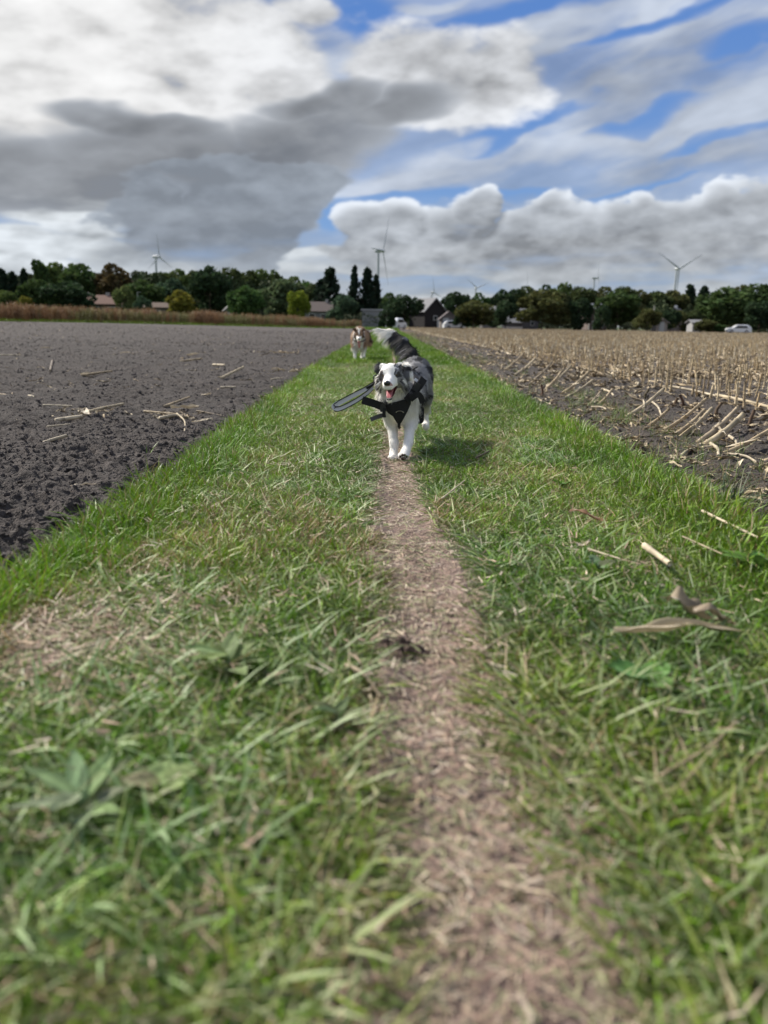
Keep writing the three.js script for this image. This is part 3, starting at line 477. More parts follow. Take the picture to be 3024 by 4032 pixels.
  drop(900, () => { const d = 6 + 16 * r(), x = 2.6 + (0.55 * d - 2) * r(); return [x, d, .6 + .9 * r(), stubY(x, d)]; });
  drop(5200, () => { const d = 12 + 150 * Math.pow(r(), 1.6), x = 3 + (0.56 * d - 2) * r(); return [x, d, .8 + 1.2 * r() + d * .02, stubY(x, d)]; });
  drop(230, () => { const d = 3 + 9 * r(), x = edgeL(d) - .05 - r() * .62 * d; return [x, d, .12 + .38 * r() * r(), soilY(x, d)]; });
  for (const [cx, cd] of [[-1.68, 6.3], [-2.42, 6.3], [-1.5, 12.6], [-2.7, 19.6]]) drop(26, () => { const x = cx + (r() + r() - 1) * .05 * cd, d = cd * (1 + (r() + r() - 1) * .07); return [x, d, (.4 + .6 * r()) * (.6 + cd * .04), soilY(x, d) + .012]; });
  drop(420, () => { const d = 8 + 60 * Math.pow(r(), 1.6), x = edgeL(d) - .1 - r() * .6 * d; return [x, d, .3 + .5 * r() + d * .02, soilY(x, d)]; });
  const lg = new THREE.Group(); lg.name = 'corn_litter'; scene.add(lg); tag(lg, 'shreds of dry corn leaf strewn over the fields', 'corn litter', null, 'stuff');
  sl.forEach((l, i) => instances('leaf_shreds', shred[i], strawMat, l, lg));
  // green and dry weeds at the foot of the leaning row
  const wl = [[], []], wg = [tuft(1201, 16, [['pale', .3], ['mown', .5], ['dry', .2]], [.06, .19], .05, [.1, 1.2], [.3, 1.4], [.003, .006]), tuft(1202, 14, [['dry', .6], ['mown', .3], ['pale', .1]], [.05, .16], .06, [.4, 1.4], [.2, 1.2], [.002, .005])];
  for (let k = 0; k < 330; k++) { const d = 2.6 + 6.5 * Math.pow(r(), 1.2), x = 1.55 + .12 * d * .6 + (r() + r() - 1) * .45; if (x < edgeR(d)) continue; wl[r() < .35 ? 0 : 1].push({ m: mat4(x, stubY(x, d), -d, 0, r() * 6.283, 0, .5 + .5 * r()) }); }
  for (let k = 0; k < 420; k++) { const d = 9 + 60 * Math.pow(r(), 1.5), x = edgeR(d) + .05 + 1.5 * r() * r(); wl[r() < .3 ? 0 : 1].push({ m: mat4(x, stubY(x, d), -d, 0, r() * 6.283, 0, .6 + .6 * r() + d * .01) }); }
  const wgp = new THREE.Group(); wgp.name = 'field_weeds'; scene.add(wgp); tag(wgp, 'straggling weeds and dry grass among the leaning corn stalks', 'weeds', null, 'stuff'); wl.forEach((l, i) => instances('weed_tufts', wg[i], bladeMat, l, wgp));
}
// ---------- single tufts, leaves and litter on the grass strip ----------
{
  const r = rngOf(6161);
  { const P = [], C = [], I = []; for (let i = 0; i < 95; i++) { const a = r() * 6.283, c = [[.07, .12, .05], [.11, .16, .08], [.05, .09, .04], [.2, .21, .12]][i % 4]; addBlade(P, C, I, Math.cos(a) * .05 * r(), 0, Math.sin(a) * .05 * r(), r() * 6.283, .1 + .17 * r(), .15 + .8 * r(), .4 + 1.1 * r(), .004 + .004 * r(), c, (r() - .5), 5); } const t = solo('grass_tussock', geom(P, I, C), bladeMat, 'big blue-green grass tussock on the bare soil at the right', 'grass'); t.position.set(1.47, stubY(1.47, 3.2) - .01, -3.2); }
  const leafMat = new THREE.MeshPhysicalMaterial({ vertexColors: true, roughness: .8, transmission: .35, thickness: 0, specularIntensity: .3, side: THREE.DoubleSide });
  function leaf(L, W, tone, seed, arch) {                       // an oval leaf with a sunken midrib, stalk at the origin, lying along +z
    const P = [], C = [], I = [], n = 9, m = 6;
    for (let i = 0; i <= n; i++) for (let j = 0; j <= m; j++) { const t = i / n, s = (j / m - .5) * 2, w = W * .5 * Math.pow(Math.sin(Math.PI * Math.pow(0.03 + .95 * t, .8)), .8), a = arch * t; P.push(s * w, Math.sin(a * 1.6) * L * .33 + Math.abs(s) * w * .25 + .004 * noise3(t * 4, s * 2, seed) - .12 * L * t * t * arch, t * L * .95); const k = .85 + .3 * noise3(t * 6, s * 5, seed) + (Math.abs(s) < .1 ? .25 : 0) + .08 * Math.cos(j * 2.1 + i * 1.3); C.push(tone[0] * k, tone[1] * k, tone[2] * k); }
    for (let i = 0; i < n; i++) for (let j = 0; j < m; j++) { const k = i * (m + 1) + j; I.push(k, k + 1, k + m + 1, k + 1, k + m + 2, k + m + 1); }
    return geom(P, I, C);
  }
  const plants = [[-.31, 1.43, 8, .085, .034, [.20, .27, .11], .55, 'broad pale leaves of a plantain left of the path'], [-.43, .97, 9, .085, .03, [.27, .33, .17], .45, 'pale plantain rosette in the blurred left foreground'], [-.33, 1.02, 4, .06, .045, [.28, .33, .16], .4, 'small round-leaved plant beside the left foreground rosette'], [.525, 1.40, 3, .075, .062, [.13, .25, .06], .3, 'single round green leaf among grass right of the path'], [1.08, 2.12, 7, .11, .05, [.09, .19, .03], .9, 'leafy green weed at the right edge of the grass'], [.62, 2.13, 4, .055, .035, [.15, .22, .11], .5, 'low pale-leaved weed by the corn scraps'], [.78, 3.35, 5, .05, .03, [.09, .2, .02], .8, 'small bright green weed in the grass beside the right field'], [-.82, 1.08, 4, .07, .03, [.26, .31, .17], .4, 'dusty pale leaf cluster at the far left foreground'], [-.08, 1.25, 5, .06, .02, [.12, .18, .07], .8, 'narrow-leaved weed close beside the path']];
  for (const [x, d, n, L, W, tone, arch, label] of plants) { const g = thing('broadleaf_plant', label, 'plant', 'broad-leaved plants in the grass', [x, vergeY(x, d) + .012, -d]); for (let i = 0; i < n; i++) { const lf = part(g, 'leaf', leaf(L * (.8 + .4 * r()), W * (.8 + .35 * r()), tone.map((v) => v * (.85 + .3 * r())), i + 7, arch), leafMat); lf.rotation.set(-.02 - .22 * r(), i / n * 6.283 + r() * .6, (r() - .5) * .4, 'YXZ'); lf.position.y = .004 * i; } }
  // corn scraps and twigs lying on the grass
  const up = (x, d) => vergeY(x, d) + .028, G3 = 'corn scraps on the grass';
  layStalk([1.13, 2.66], [1.19, 2.36], .0055, STRAW[2], 1301, [.03, .025], 'thin pale cane lying slantwise on the grass at the right', G3, up);
  layStalk([.80, 2.27], [.81, 2.08], .011, STRAW[2], 1302, [.01, .012], 'short split pale stalk lying on the right-hand grass', G3, up);
  layStalk([.62, 2.24], [.69, 2.14], .004, STRAW[2], 1303, [.01, .008], 'thin straw lying below the small pale husk', G3, up);
  layStalk([.95, 2.36], [1.02, 2.18], .003, STRAW[0], 1304, [.02, .01], 'fine straw lying between two corn scraps', G3, up);
  layStalk([.23, 2.99], [.35, 3.29], .004, STRAW[2], 1305, [.0, .012], 'pale twig lying right of the path near the dog', G3, up);
  layStalk([.12, .89], [.2, .83], .0022, STRAW[1], 1306, [-.02, -.02], 'thin tan twig on the path in the foreground', G3, up);
  layStalk([.01, .82], [.065, .785], .002, STRAW[1], 1307, [-.02, -.02], 'thin tan twig at the left edge of the path in the foreground', G3, up);
  layStalk([-.075, 1.45], [.0, 1.345], .0045, STRAW[3], 1308, [-.012, -.018], 'brown twig lying at the left edge of the path', G3, up);
  layStalk([.19, 1.52], [.33, 1.66], .0026, STRAW[3], 1309, [-.01, -.005], 'curved brown twig at the right edge of the path', G3, up, .012);
  layStalk([.43, 1.05], [.62, 1.22], .0028, STRAW[1], 1310, [.0, .01], 'long tan straw arching over the right foreground grass', G3, up, .02);
  layStalk([.47, 3.95], [.56, 4.1], .006, [.10, .075, .05], 1311, [0, .01], 'dark twig lying in the grass right of the dog', G3, up);
  layHusk(.655, 1.6, up(.65, 1.6) - .006, -.13, .27, .026, STRAW[0], 1320, 1, 'corn_husk', 'long pale corn husk lying across the right-hand grass', G3);
  layHusk(.735, 1.72, up(.73, 1.72) - .004, -.45, .12, .05, STRAW[3], 1321, 1.4, 'corn_husk', 'crumpled brown corn husk behind the long pale one', G3);
  layHusk(.775, 1.685, up(.77, 1.69) - .002, -.1, .10, .035, STRAW[4], 1322, 1.3, 'corn_husk', 'dark torn husk end beside the crumpled one', G3);
  layHusk(.62, 2.3, up(.62, 2.3) - .004, .3, .05, .02, STRAW[2], 1323, .8, 'corn_husk', 'small pale husk on the right-hand grass', G3);
  layHusk(.73, 2.68, up(.73, 2.68), -.75, .14, .012, [.26, .13, .06], 1324, .8, 'dry_leaf', 'narrow rust-brown leaf on the right-hand grass', G3);
  layHusk(.02, 1.95, vergeY(.02, 1.95) + .002, .9, .06, .012, STRAW[4], 1325, .6, 'dry_leaf', 'curled grey-brown leaf on the path', G3);
  // the heap of dark crumbs on the path
  const h = thing('earth_heap', 'small heap of dark loose earth on the path', 'earth', null, [.035, vergeY(.035, 1.585) + .004, -1.585]), hm = new THREE.MeshStandardMaterial({ color: lin(.075, .05, .04), vertexColors: true, roughness: .98 }), cg = [1, 2, 3].map((k) => clodGeo(50 + k, 2, .55));
  for (let k = 0; k < 46; k++) { const a = r() * 6.283, q = Math.sqrt(r()) * .06, m = part(h, 'crumb', cg[k % 3], hm), s = .006 + .010 * r() * r(); m.position.set(Math.cos(a) * q * 1.2, .006 + (.06 - q) * .3, Math.sin(a) * q * .8); m.rotation.set(r() * 6, r() * 6, r() * 6); m.scale.setScalar(s); }
}
const TREES = [[40.6,-150,2.9,4.6,"dark"],[0.0,-112,2.1,2.8,"dark"],[59.5,-148,3.3,2.3,"olive"],[13.7,-145,2.8,3.7,"dark"],[-98.5,-205,3.9,12.3,"pine"],[-95.9,-205,3.9,11.8,"pine"],[-90.7,-200,3.5,12.2,"pine"],[-103.6,-205,8.4,11.8,"pine"],[-110.6,-205,9.7,12.6,"broad"],[-109.4,-190,9.1,9.9,"broad"],[-82.3,-190,5.7,13.3,"poplar"],[-83.8,-205,8.4,14.3,"light"],[-76.1,-200,9.5,13.8,"broad"],[-67.0,-198,9.4,13.6,"copper"],[-60.1,-150,7.9,7.4,"dark"],[-75.7,-172,6.6,8.6,"broad"],[-68.5,-150,2.9,4.5,"yellow"],[-76.7,-160,4.1,5.8,"light"],[-49.5,-150,3.4,6.7,"pale"],[-43.0,-140,2.8,4.6,"blue"],[-56.0,-182,8.1,9.4,"broad"],[-60.3,-215,7.5,12.9,"mixed"],[-57.1,-220,8.3,14.0,"light"],[-53.8,-222,7.7,13.8,"mixed"],[-54.1,-200,6.3,10.7,"blue"],[-38.1,-148,5.2,5.9,"yellow"],[-41.2,-185,8.2,12.8,"dark"],[-43.6,-222,10.5,14.7,"mixed"],[-38.5,-225,9.2,14.2,"mixed"],[-35.1,-228,7.9,14.9,"light"],[-31.2,-226,8.6,13.5,"mixed"],[-26.9,-226,7.9,12.8,"light"],[-25.4,-144,5.7,6.8,"green"],[-23.9,-182,9.2,10.0,"willow"],[-21.4,-210,6.7,11.0,"green"],[-16.7,-150,3.8,6.3,"lime"],[-13.3,-185,5.8,12.5,"conifer"],[-15.9,-190,4.8,10.2,"conifer"],[-18.4,-196,5.6,9.8,"mixed"],[-7.4,-178,3.1,12.6,"conifer"],[-4.5,-178,4.2,12.1,"conifer"],[-2.6,-180,2.8,10.9,"conifer"],[-8.0,-140,4.7,5.4,"blue"],[0.3,-200,5.7,7.9,"broad"],[3.2,-150,6.2,5.9,"dark"],[8.5,-190,5.4,5.9,"mixed"],[0.3,-170,3.8,5.2,"dark"],[18.1,-215,5.5,9.1,"dark"],[21.7,-215,4.1,8.5,"dark"],[25.1,-215,4.8,8.9,"green"],[15.7,-144,6.0,4.9,"olive"],[22.2,-165,3.2,3.6,"dark"],[31.1,-225,6.4,9.2,"dark"],[35.8,-228,8.0,10.7,"dark"],[40.4,-228,7.9,11.4,"mixed"],[44.8,-230,6.6,11.9,"dark"],[23.9,-160,4.1,5.4,"dark"],[30.5,-156,8.7,7.3,"olive"],[48.8,-222,7.7,12.2,"light"],[53.3,-220,8.4,11.1,"mixed"],[37.9,-156,4.0,6.0,"dark"],[59.4,-222,8.4,11.2,"olive"],[45.5,-157,7.5,7.7,"broad"],[65.9,-224,7.8,11.6,"mixed"],[71.0,-225,6.4,10.7,"olive"],[76.0,-225,7.8,10.5,"mixed"],[81.3,-226,7.9,10.9,"olive"],[85.5,-226,5.7,12.2,"pine"],[88.6,-224,5.0,11.8,"pine"],[79.9,-226,5.7,10.3,"pine"],[48.6,-148,4.2,4.0,"olive"],[56.6,-158,3.0,4.1,"dark"],[59.0,-160,3.1,4.1,"olive"],[61.8,-160,3.6,4.2,"mixed"],[74.5,-175,10.5,9.4,"broad"],[83.4,-180,9.7,10.4,"broad"],[95.6,-215,8.2,11.9,"olive"],[62.0,-150,3.4,1.5,"green"],[93.5,-190,9.0,10.7,"broad"],[103.4,-200,10.7,11.9,"mixed"],[106.1,-190,10.8,10.9,"broad"],[75.1,-160,5.6,6.1,"dark"],[84.2,-205,8.4,9.3,"dark"]];
// ---------- trees, houses, turbines beyond the fields ----------
const LEAFTONE = { pine: [.020, .034, .020], broad: [.040, .066, .022], poplar: [.042, .070, .024], light: [.066, .095, .030], copper: [.060, .046, .022], dark: [.026, .046, .022], yellow: [.125, .120, .022], pale: [.095, .120, .045], blue: [.044, .074, .044], mixed: [.046, .062, .024], green: [.042, .080, .024], willow: [.066, .092, .046], lime: [.130, .165, .022], conifer: [.016, .028, .018], olive: [.066, .072, .026] };
const SHAPE = { pine: 'conifer', conifer: 'conifer', poplar: 'tall', willow: 'round', lime: 'round' };
function crownGeo(shape, seed) {           // unit crown: leaf sprays through a volume of overlapping lobes, 1 wide, 1 high
  const r = rngOf(seed), P = [], C = [], I = [], lobes = [];
  if (shape === 'round') { lobes.push([0, .55, 0, .36, .40, .36]); for (let k = 0; k < 11; k++) { const a = k * 2.4 + r(), y = .18 + .62 * r(), q = .30 * Math.sqrt(1 - Math.pow((y - .5) * 1.5, 2) * .8); lobes.push([Math.cos(a) * q, y, Math.sin(a) * q, .13 + .09 * r(), .12 + .09 * r(), .13 + .09 * r()]); } lobes.push([(r() - .5) * .2, .84, (r() - .5) * .2, .2, .16, .2]); }
  else if (shape === 'tall') for (let k = 0; k < 13; k++) { const y = .12 + .8 * k / 12, a = r() * 6.3, q = .2 * (1 - Math.abs(y - .4)); lobes.push([Math.cos(a) * q, y, Math.sin(a) * q, .30 * (1.15 - y * .75), .15, .30 * (1.15 - y * .75)]); }
  else for (let k = 0; k < 24; k++) { const y = .08 + .88 * Math.pow(k / 23, .9), a = k * 2.4 + r(), q = .30 * (1 - y) * (.6 + .6 * r()) + .02; lobes.push([Math.cos(a) * q, y, Math.sin(a) * q, .20 * (1.05 - y) + .05, .05, .20 * (1.05 - y) + .05]); }
  const n = shape === 'conifer' ? 1500 : 2600;
  for (let k = 0; k < n; k++) {
    const L = lobes[Math.floor(r() * lobes.length)]; let x, y, z, q; do { x = r() * 2 - 1; y = r() * 2 - 1; z = r() * 2 - 1; q = x * x + y * y + z * z; } while (q > 1 || q < .12);
    const f = Math.pow(q, -.22); const cx = L[0] + x * L[3] * f, cy = clamp(L[1] + y * L[4] * f, .015, 1), cz = L[2] + z * L[5] * f, s = (.026 + .030 * r()) * (shape === 'conifer' ? 1.1 : 1);
    const b = P.length / 3, tone = .72 + .56 * r(), warm = 1 + .22 * (r() - .5);
    const ax = [r() - .5, r() - .5, r() - .5], bx = [r() - .5, r() - .5, r() - .5], na = Math.hypot(...ax) + 1e-6, nb = Math.hypot(...bx) + 1e-6;
    for (const [u, v] of [[-1, -.6], [1, -.5], [.8, .7], [-.7, .9]]) { P.push(cx + (ax[0] / na * u + bx[0] / nb * v) * s, cy + (ax[1] / na * u + bx[1] / nb * v) * s * .8, cz + (ax[2] / na * u + bx[2] / nb * v) * s); C.push(tone * warm, tone, tone * .95); }
    I.push(b, b + 1, b + 2, b, b + 2, b + 3);
  }
  return geom(P, I, C);
}
const trunkGeo = (() => { const ps = []; const parts = [new THREE.CylinderGeometry(.018, .032, .62, 7).translate(0, .31, 0)]; for (let k = 0; k < 5; k++) { const a = k * 1.26, c = new THREE.CatmullRomCurve3([V(0, .25 + k * .07, 0), V(Math.cos(a) * .12, .4 + k * .07, Math.sin(a) * .12), V(Math.cos(a) * .27, .52 + k * .06, Math.sin(a) * .27)]); parts.push(new THREE.TubeGeometry(c, 4, .009, 5)); } return mergeGeometries(parts.map((p) => { const q = p.toNonIndexed(); q.deleteAttribute('uv'); return q; })); })();
{
  const crowns = { round: [1, 2, 3, 4, 5, 6].map((s) => crownGeo('round', 30 + s)), tall: [1, 2].map((s) => crownGeo('tall', 50 + s)), conifer: [1, 2, 3].map((s) => crownGeo('conifer', 60 + s)) };
  const bark = new THREE.MeshStandardMaterial({ color: lin(.07, .055, .042), roughness: .95 });
  const lm = Object.fromEntries(Object.entries(LEAFTONE).map(([k, c]) => [k, new THREE.MeshPhysicalMaterial({ color: lin(...c.map((v) => v * 1.3)), vertexColors: true, roughness: 1, specularIntensity: .15, transmission: .3, thickness: 0, side: THREE.DoubleSide })]));
  const words = { pine: 'dark pine', conifer: 'black-green tall conifer', poplar: 'upright leafy tree', light: 'light green tree', broad: 'broad green tree', copper: 'brownish copper-leaved round tree', dark: 'dark green tree', yellow: 'yellow-green bush', pale: 'pale green bush', blue: 'bluish green round bush', mixed: 'dull green wood-edge tree', green: 'fresh green round tree', willow: 'greyish drooping willow-like tree', lime: 'small bright lime-green tree', olive: 'olive green tree' };
  // what each stands by, going from left to right across the view
  const marks = [[-95, 'at the far left end of the wood'], [-80, 'left of the red-roofed bungalow'], [-66, 'behind the red-roofed bungalow'], [-52, 'just right of the red-roofed bungalow'], [-36, 'behind the brown weeds left of centre'], [-24, 'above the pale gable'], [-12, 'by the brown-roofed house'], [-2, 'left of the big wind turbine'], [6, 'between the white garage and the dark barn'], [16, 'right of the dark barn'], [28, 'behind the small beige cottage'], [41, 'left of the grey-roofed house with posts'], [56, 'by the grey-roofed house with posts'], [70, 'left of the white-chimneyed house'], [82, 'right of the white-chimneyed house'], [999, 'at the far right end of the wood']];
  const sizeWord = (h) => h < 5 ? 'low' : h < 8 ? 'middle-sized' : h < 11 ? 'tall' : 'very tall'; const used = {};
  TREES.forEach(([x, z, w, top, kind], i) => {
    const r = rngOf(7000 + i), g0 = x < -3 ? rise(x, -z) : 0, h = top - g0 + .3, shape = SHAPE[kind] || 'round', cs = crowns[shape], bush = h < 7;
    const front = z > -195 ? 'in front' : 'further back', px = x / -z * 190, mk = marks.find((m) => px < m[0])[1];
    let label = `${sizeWord(h)} ${words[kind]} ${mk}`; if (used[label]) label = `${sizeWord(h)} ${words[kind]} ${mk}, ${front}`; if (used[label]) { const o = ['narrower', 'wider', 'right-hand'][used[label] % 3]; label = `${o} ${label}`; } used[label] = (used[label] || 0) + 1; used[`${sizeWord(h)} ${words[kind]} ${mk}`] ??= 1;
    const g = thing(bush && shape === 'round' ? 'bush' : shape === 'conifer' ? 'conifer_tree' : 'tree', label, bush && shape === 'round' ? 'bush' : 'tree', 'trees and bushes beyond the fields', [x, g0 - .1, z]); g.rotation.y = r() * 6.283;
    const fat = shape === 'conifer' ? 1.75 : 1.32, low = bush ? 0 : shape === 'conifer' ? .05 : .03;
    const t = part(g, 'trunk', trunkGeo, bark); t.scale.set(h * .55, h, h * .55);
    const c = part(g, 'crown', cs[i % cs.length], lm[kind]); c.position.y = h * low; c.scale.set(w * fat, h * (1 - low) * 1.02, w * fat);
  });
  // the wood behind, which reads as one mass
  { const r = rngOf(2323), lists = crowns.round.map(() => []), prof = [[-130, 12], [-98, 12.4], [-70, 13], [-60, 13.4], [-45, 13.6], [-32, 12.6], [-22, 10.5], [-12, 8.2], [-2, 6.5], [8, 5.2], [16, 6.2], [26, 8], [34, 9.8], [44, 10.8], [56, 10.2], [74, 9.8], [86, 11], [100, 11], [140, 11.5]];
    const topAt = (x) => { for (let i = 1; i < prof.length; i++) if (x < prof[i][0]) return mix(prof[i - 1][1], prof[i][1], (x - prof[i - 1][0]) / (prof[i][0] - prof[i - 1][0])); return 11; };
    for (let k = 0; k < 330; k++) { const d = 208 + 55 * r(), sx = -130 + 262 * (k + r()) / 330, x = sx * d / 200, h = (topAt(sx) * d / 205 - .6) * (.74 + .26 * r()), w = h * (.55 + .35 * r()), t = .75 + .5 * r(), q = r(); lists[k % lists.length].push({ m: mat4(x, -.3 + (x < -3 ? rise(x, d) : 0), -d, 0, r() * 6.3, 0, w, h, w), c: [(q < .3 ? .076 : .048) * t, (q < .3 ? .082 : .072) * t, .025 * t] }); }
    const g = new THREE.Group(); g.name = 'woodland'; scene.add(g); tag(g, 'continuous dark wood closing the view behind the houses', 'wood', null, 'stuff');
    lists.forEach((l, i) => instances('wood_crowns', crowns.round[i], new THREE.MeshStandardMaterial({ vertexColors: true, roughness: .9, side: THREE.DoubleSide }), l, g)); }
  // a trimmed hedge in front of the garage, and low growth under the trees on the right
  function hedge(x0, x1, d, h, dep, tone, label, seed) {
    const r = rngOf(seed), P = [], C = [], I = [], n = Math.round((x1 - x0) * h * 55);
    for (let k = 0; k < n; k++) { const x = mix(x0, x1, r()), top = h * (.9 + .16 * noise3(x * .8, seed, 1)), y = top * Math.pow(r(), .7), z = (r() - .5) * dep, s = .10 + .1 * r(), b = P.length / 3, t = .7 + .6 * r(); const q = [0, 1, 2].map(() => [(r() - .5) * 2 * s, (r() - .5) * 2 * s, (r() - .5) * 2 * s]); for (const o of q) { P.push(x + o[0], Math.max(0, y + o[1]), z + o[2]); C.push(tone[0] * t, tone[1] * t, tone[2] * t); } I.push(b, b + 1, b + 2); }
    const g = thing('hedge', label, 'hedge', null, [0, x0 < -3 ? rise(x0, d) : 0, -d]); part(g, 'foliage', geom(P, I, C), new THREE.MeshStandardMaterial({ vertexColors: true, roughness: .9, side: THREE.DoubleSide })); return g;
  }
  hedge(-6.2, -.75, 112, 2.15, 1.2, [.04, .055, .02], 'trimmed dark hedge in front of the white garage', 81);
  hedge(20, 34, 186, 2.0, 3, [.028, .045, .02], 'dark undergrowth left of the grey cottage roof', 82);
  hedge(34, 60, 182, 2.2, 3, [.03, .045, .018], 'long dark undergrowth beneath the olive trees', 83);
  hedge(58, 92, 186, 2.0, 3, [.045, .06, .02], 'olive undergrowth along the far end of the stubble', 84);
  hedge(92, 125, 190, 3, 3, [.03, .045, .018], 'dark undergrowth at the far right end of the stubble', 88);
  hedge(-22, -7, 172, 2.2, 2, [.035, .05, .02], 'dark shrub row by the brown-roofed house', 85);
  hedge(2, 20, 178, 1.8, 2, [.03, .05, .02], 'low shrub row around the dark barn', 86);
  hedge(-105, -40, 186, 4.2, 4, [.03, .045, .02], 'dark woodland understorey behind the red-roofed bungalow', 87);
  hedge(-42, -22, 196, 5, 4, [.03, .042, .02], 'dark woodland understorey above the pale gable', 89);
}
// ---------- the strip of tall weeds at the end of the tilled field ----------
{
  const r = rngOf(3131), kinds = [[[.23, .125, .055], [.18, .105, .05], [.28, .17, .08]], [[.34, .27, .14], [.27, .21, .10]], [[.15, .15, .045], [.12, .135, .04], [.19, .165, .06]]];
  const geos = kinds.flatMap((pal, q) => [0, 1].map((v) => {
    const P = [], C = [], I = [];
    for (let k = 0; k < 5; k++) {
      const x = (r() - .5) * .35, z = (r() - .5) * .35, h = .85 + .5 * r(), az = r() * 6.3, c = pal[Math.floor(r() * pal.length)], t = .15 * r();
      addBlade(P, C, I, x, 0, z, az, h, t, .2, .028, c, 0, 3); addBlade(P, C, I, x, 0, z, az + 1.6, h * .97, t, .2, .028, c, 0, 3);
      for (let j = 0; j < 16; j++) { const s = .35 + .65 * r(), a = r() * 6.3, k2 = .75 + .5 * r(); addBlade(P, C, I, x + Math.sin(az) * t * h * s, h * s * .97, z + Math.cos(az) * t * h * s, a, .07 + .11 * r() * (1.2 - s * .5), .3 + .9 * r(), .6, .045, c.map((e) => e * k2), r(), 2); }
    }
    return geom(P, I, C);
  }));
  const lists = geos.map(() => []);
  for (let k = 0; k < 5600; k++) {
    const x = -95 + 93.5 * r(), d = weedD(x) + r() * (9 + 5 * r()), n = fbm(x * .35, 6, d * .2, 3), q = n > .12 ? 0 : n < -.2 ? 2 : r() < .5 ? 0 : r() < .6 ? 1 : 2, s = (.95 + .4 * r() + .3 * n) * (x > -14 ? mix(.95, .75, (x + 14) / 13) : 1), t = .8 + .4 * r();
    lists[q * 2 + (k & 1)].push({ m: mat4(x, rise(x, d) - .02, -d, (r() - .5) * .2, r() * 6.3, (r() - .5) * .2, s), c: [t, t, t] });
  }
  const g = new THREE.Group(); g.name = 'tall_weeds'; scene.add(g); tag(g, 'strip of tall rust-brown seeding weeds behind the tilled field', 'weeds', null, 'stuff');
  const wm = new THREE.MeshPhysicalMaterial({ vertexColors: true, roughness: .85, transmission: .25, thickness: 0, side: THREE.DoubleSide });
  lists.forEach((l, i) => instances('weed_stems', geos[i], wm, l, g));
  const gl = [], gt = tuft(77, 16, [['fresh', .5], ['mown', .3], ['dry', .2]], [.12, .4], .2, [0, .8], [.2, 1], [.02, .04]);
  for (let k = 0; k < 1500; k++) { const x = -80 + 79 * r(), d = weedD(x) - .3 - r() * 2.4; gl.push({ m: mat4(x, rise(x, d) - .05, -d, 0, r() * 6.3, 0, .7 + .5 * r()), c: [1.1, 1, 1] }); }
  for (let k = 0; k < 900; k++) { const d = 95 + 60 * r(), x = -1.2 + (r() - .5) * 5; gl.push({ m: mat4(x, 0, -d, 0, r() * 6.3, 0, .7 + .5 * r()), c: [1, 1, 1] }); }
  const hg = new THREE.Group(); hg.name = 'headland_grass'; scene.add(hg); tag(hg, 'green grass along the foot of the tall brown weeds', 'grass', null, 'stuff'); instances('grass_fringe', gt, bladeMat, gl, hg);
}
// ---------- houses ----------
const brickish = (c, rough = .9) => new THREE.MeshStandardMaterial({ color: lin(...c), roughness: rough });
const glassMat = new THREE.MeshStandardMaterial({ color: lin(.03, .035, .04), roughness: .12, metalness: 0 }), frameMat = brickish([.7, .7, .68], .6);
function box(w, h, d, x, y, z) { return new THREE.BoxGeometry(w, h, d).translate(x, y, z); }
function gablePrism(w, d, y0, y1, over, thick, along) {    // two roof slabs, ridge along x when along, else along z
  const half = (along ? d : w) / 2 + over, len = (along ? w : d) + over * 2, hgt = y1 - y0, sl = Math.hypot(half, hgt + hgt * over / (half - over)), ang = Math.atan2(hgt, half - over);
  const a = new THREE.BoxGeometry(along ? len : sl, thick, along ? sl : len), out = [];
  for (const s of [-1, 1]) { const g = a.clone(); if (along) { g.rotateX(s * ang); g.translate(0, y1 - Math.sin(ang) * sl / 2 + thick * .5, s * Math.cos(ang) * sl / 2); } else { g.rotateZ(-s * ang); g.translate(s * Math.cos(ang) * sl / 2, y1 - Math.sin(ang) * sl / 2 + thick * .5, 0); } out.push(g); }
  return out;
}
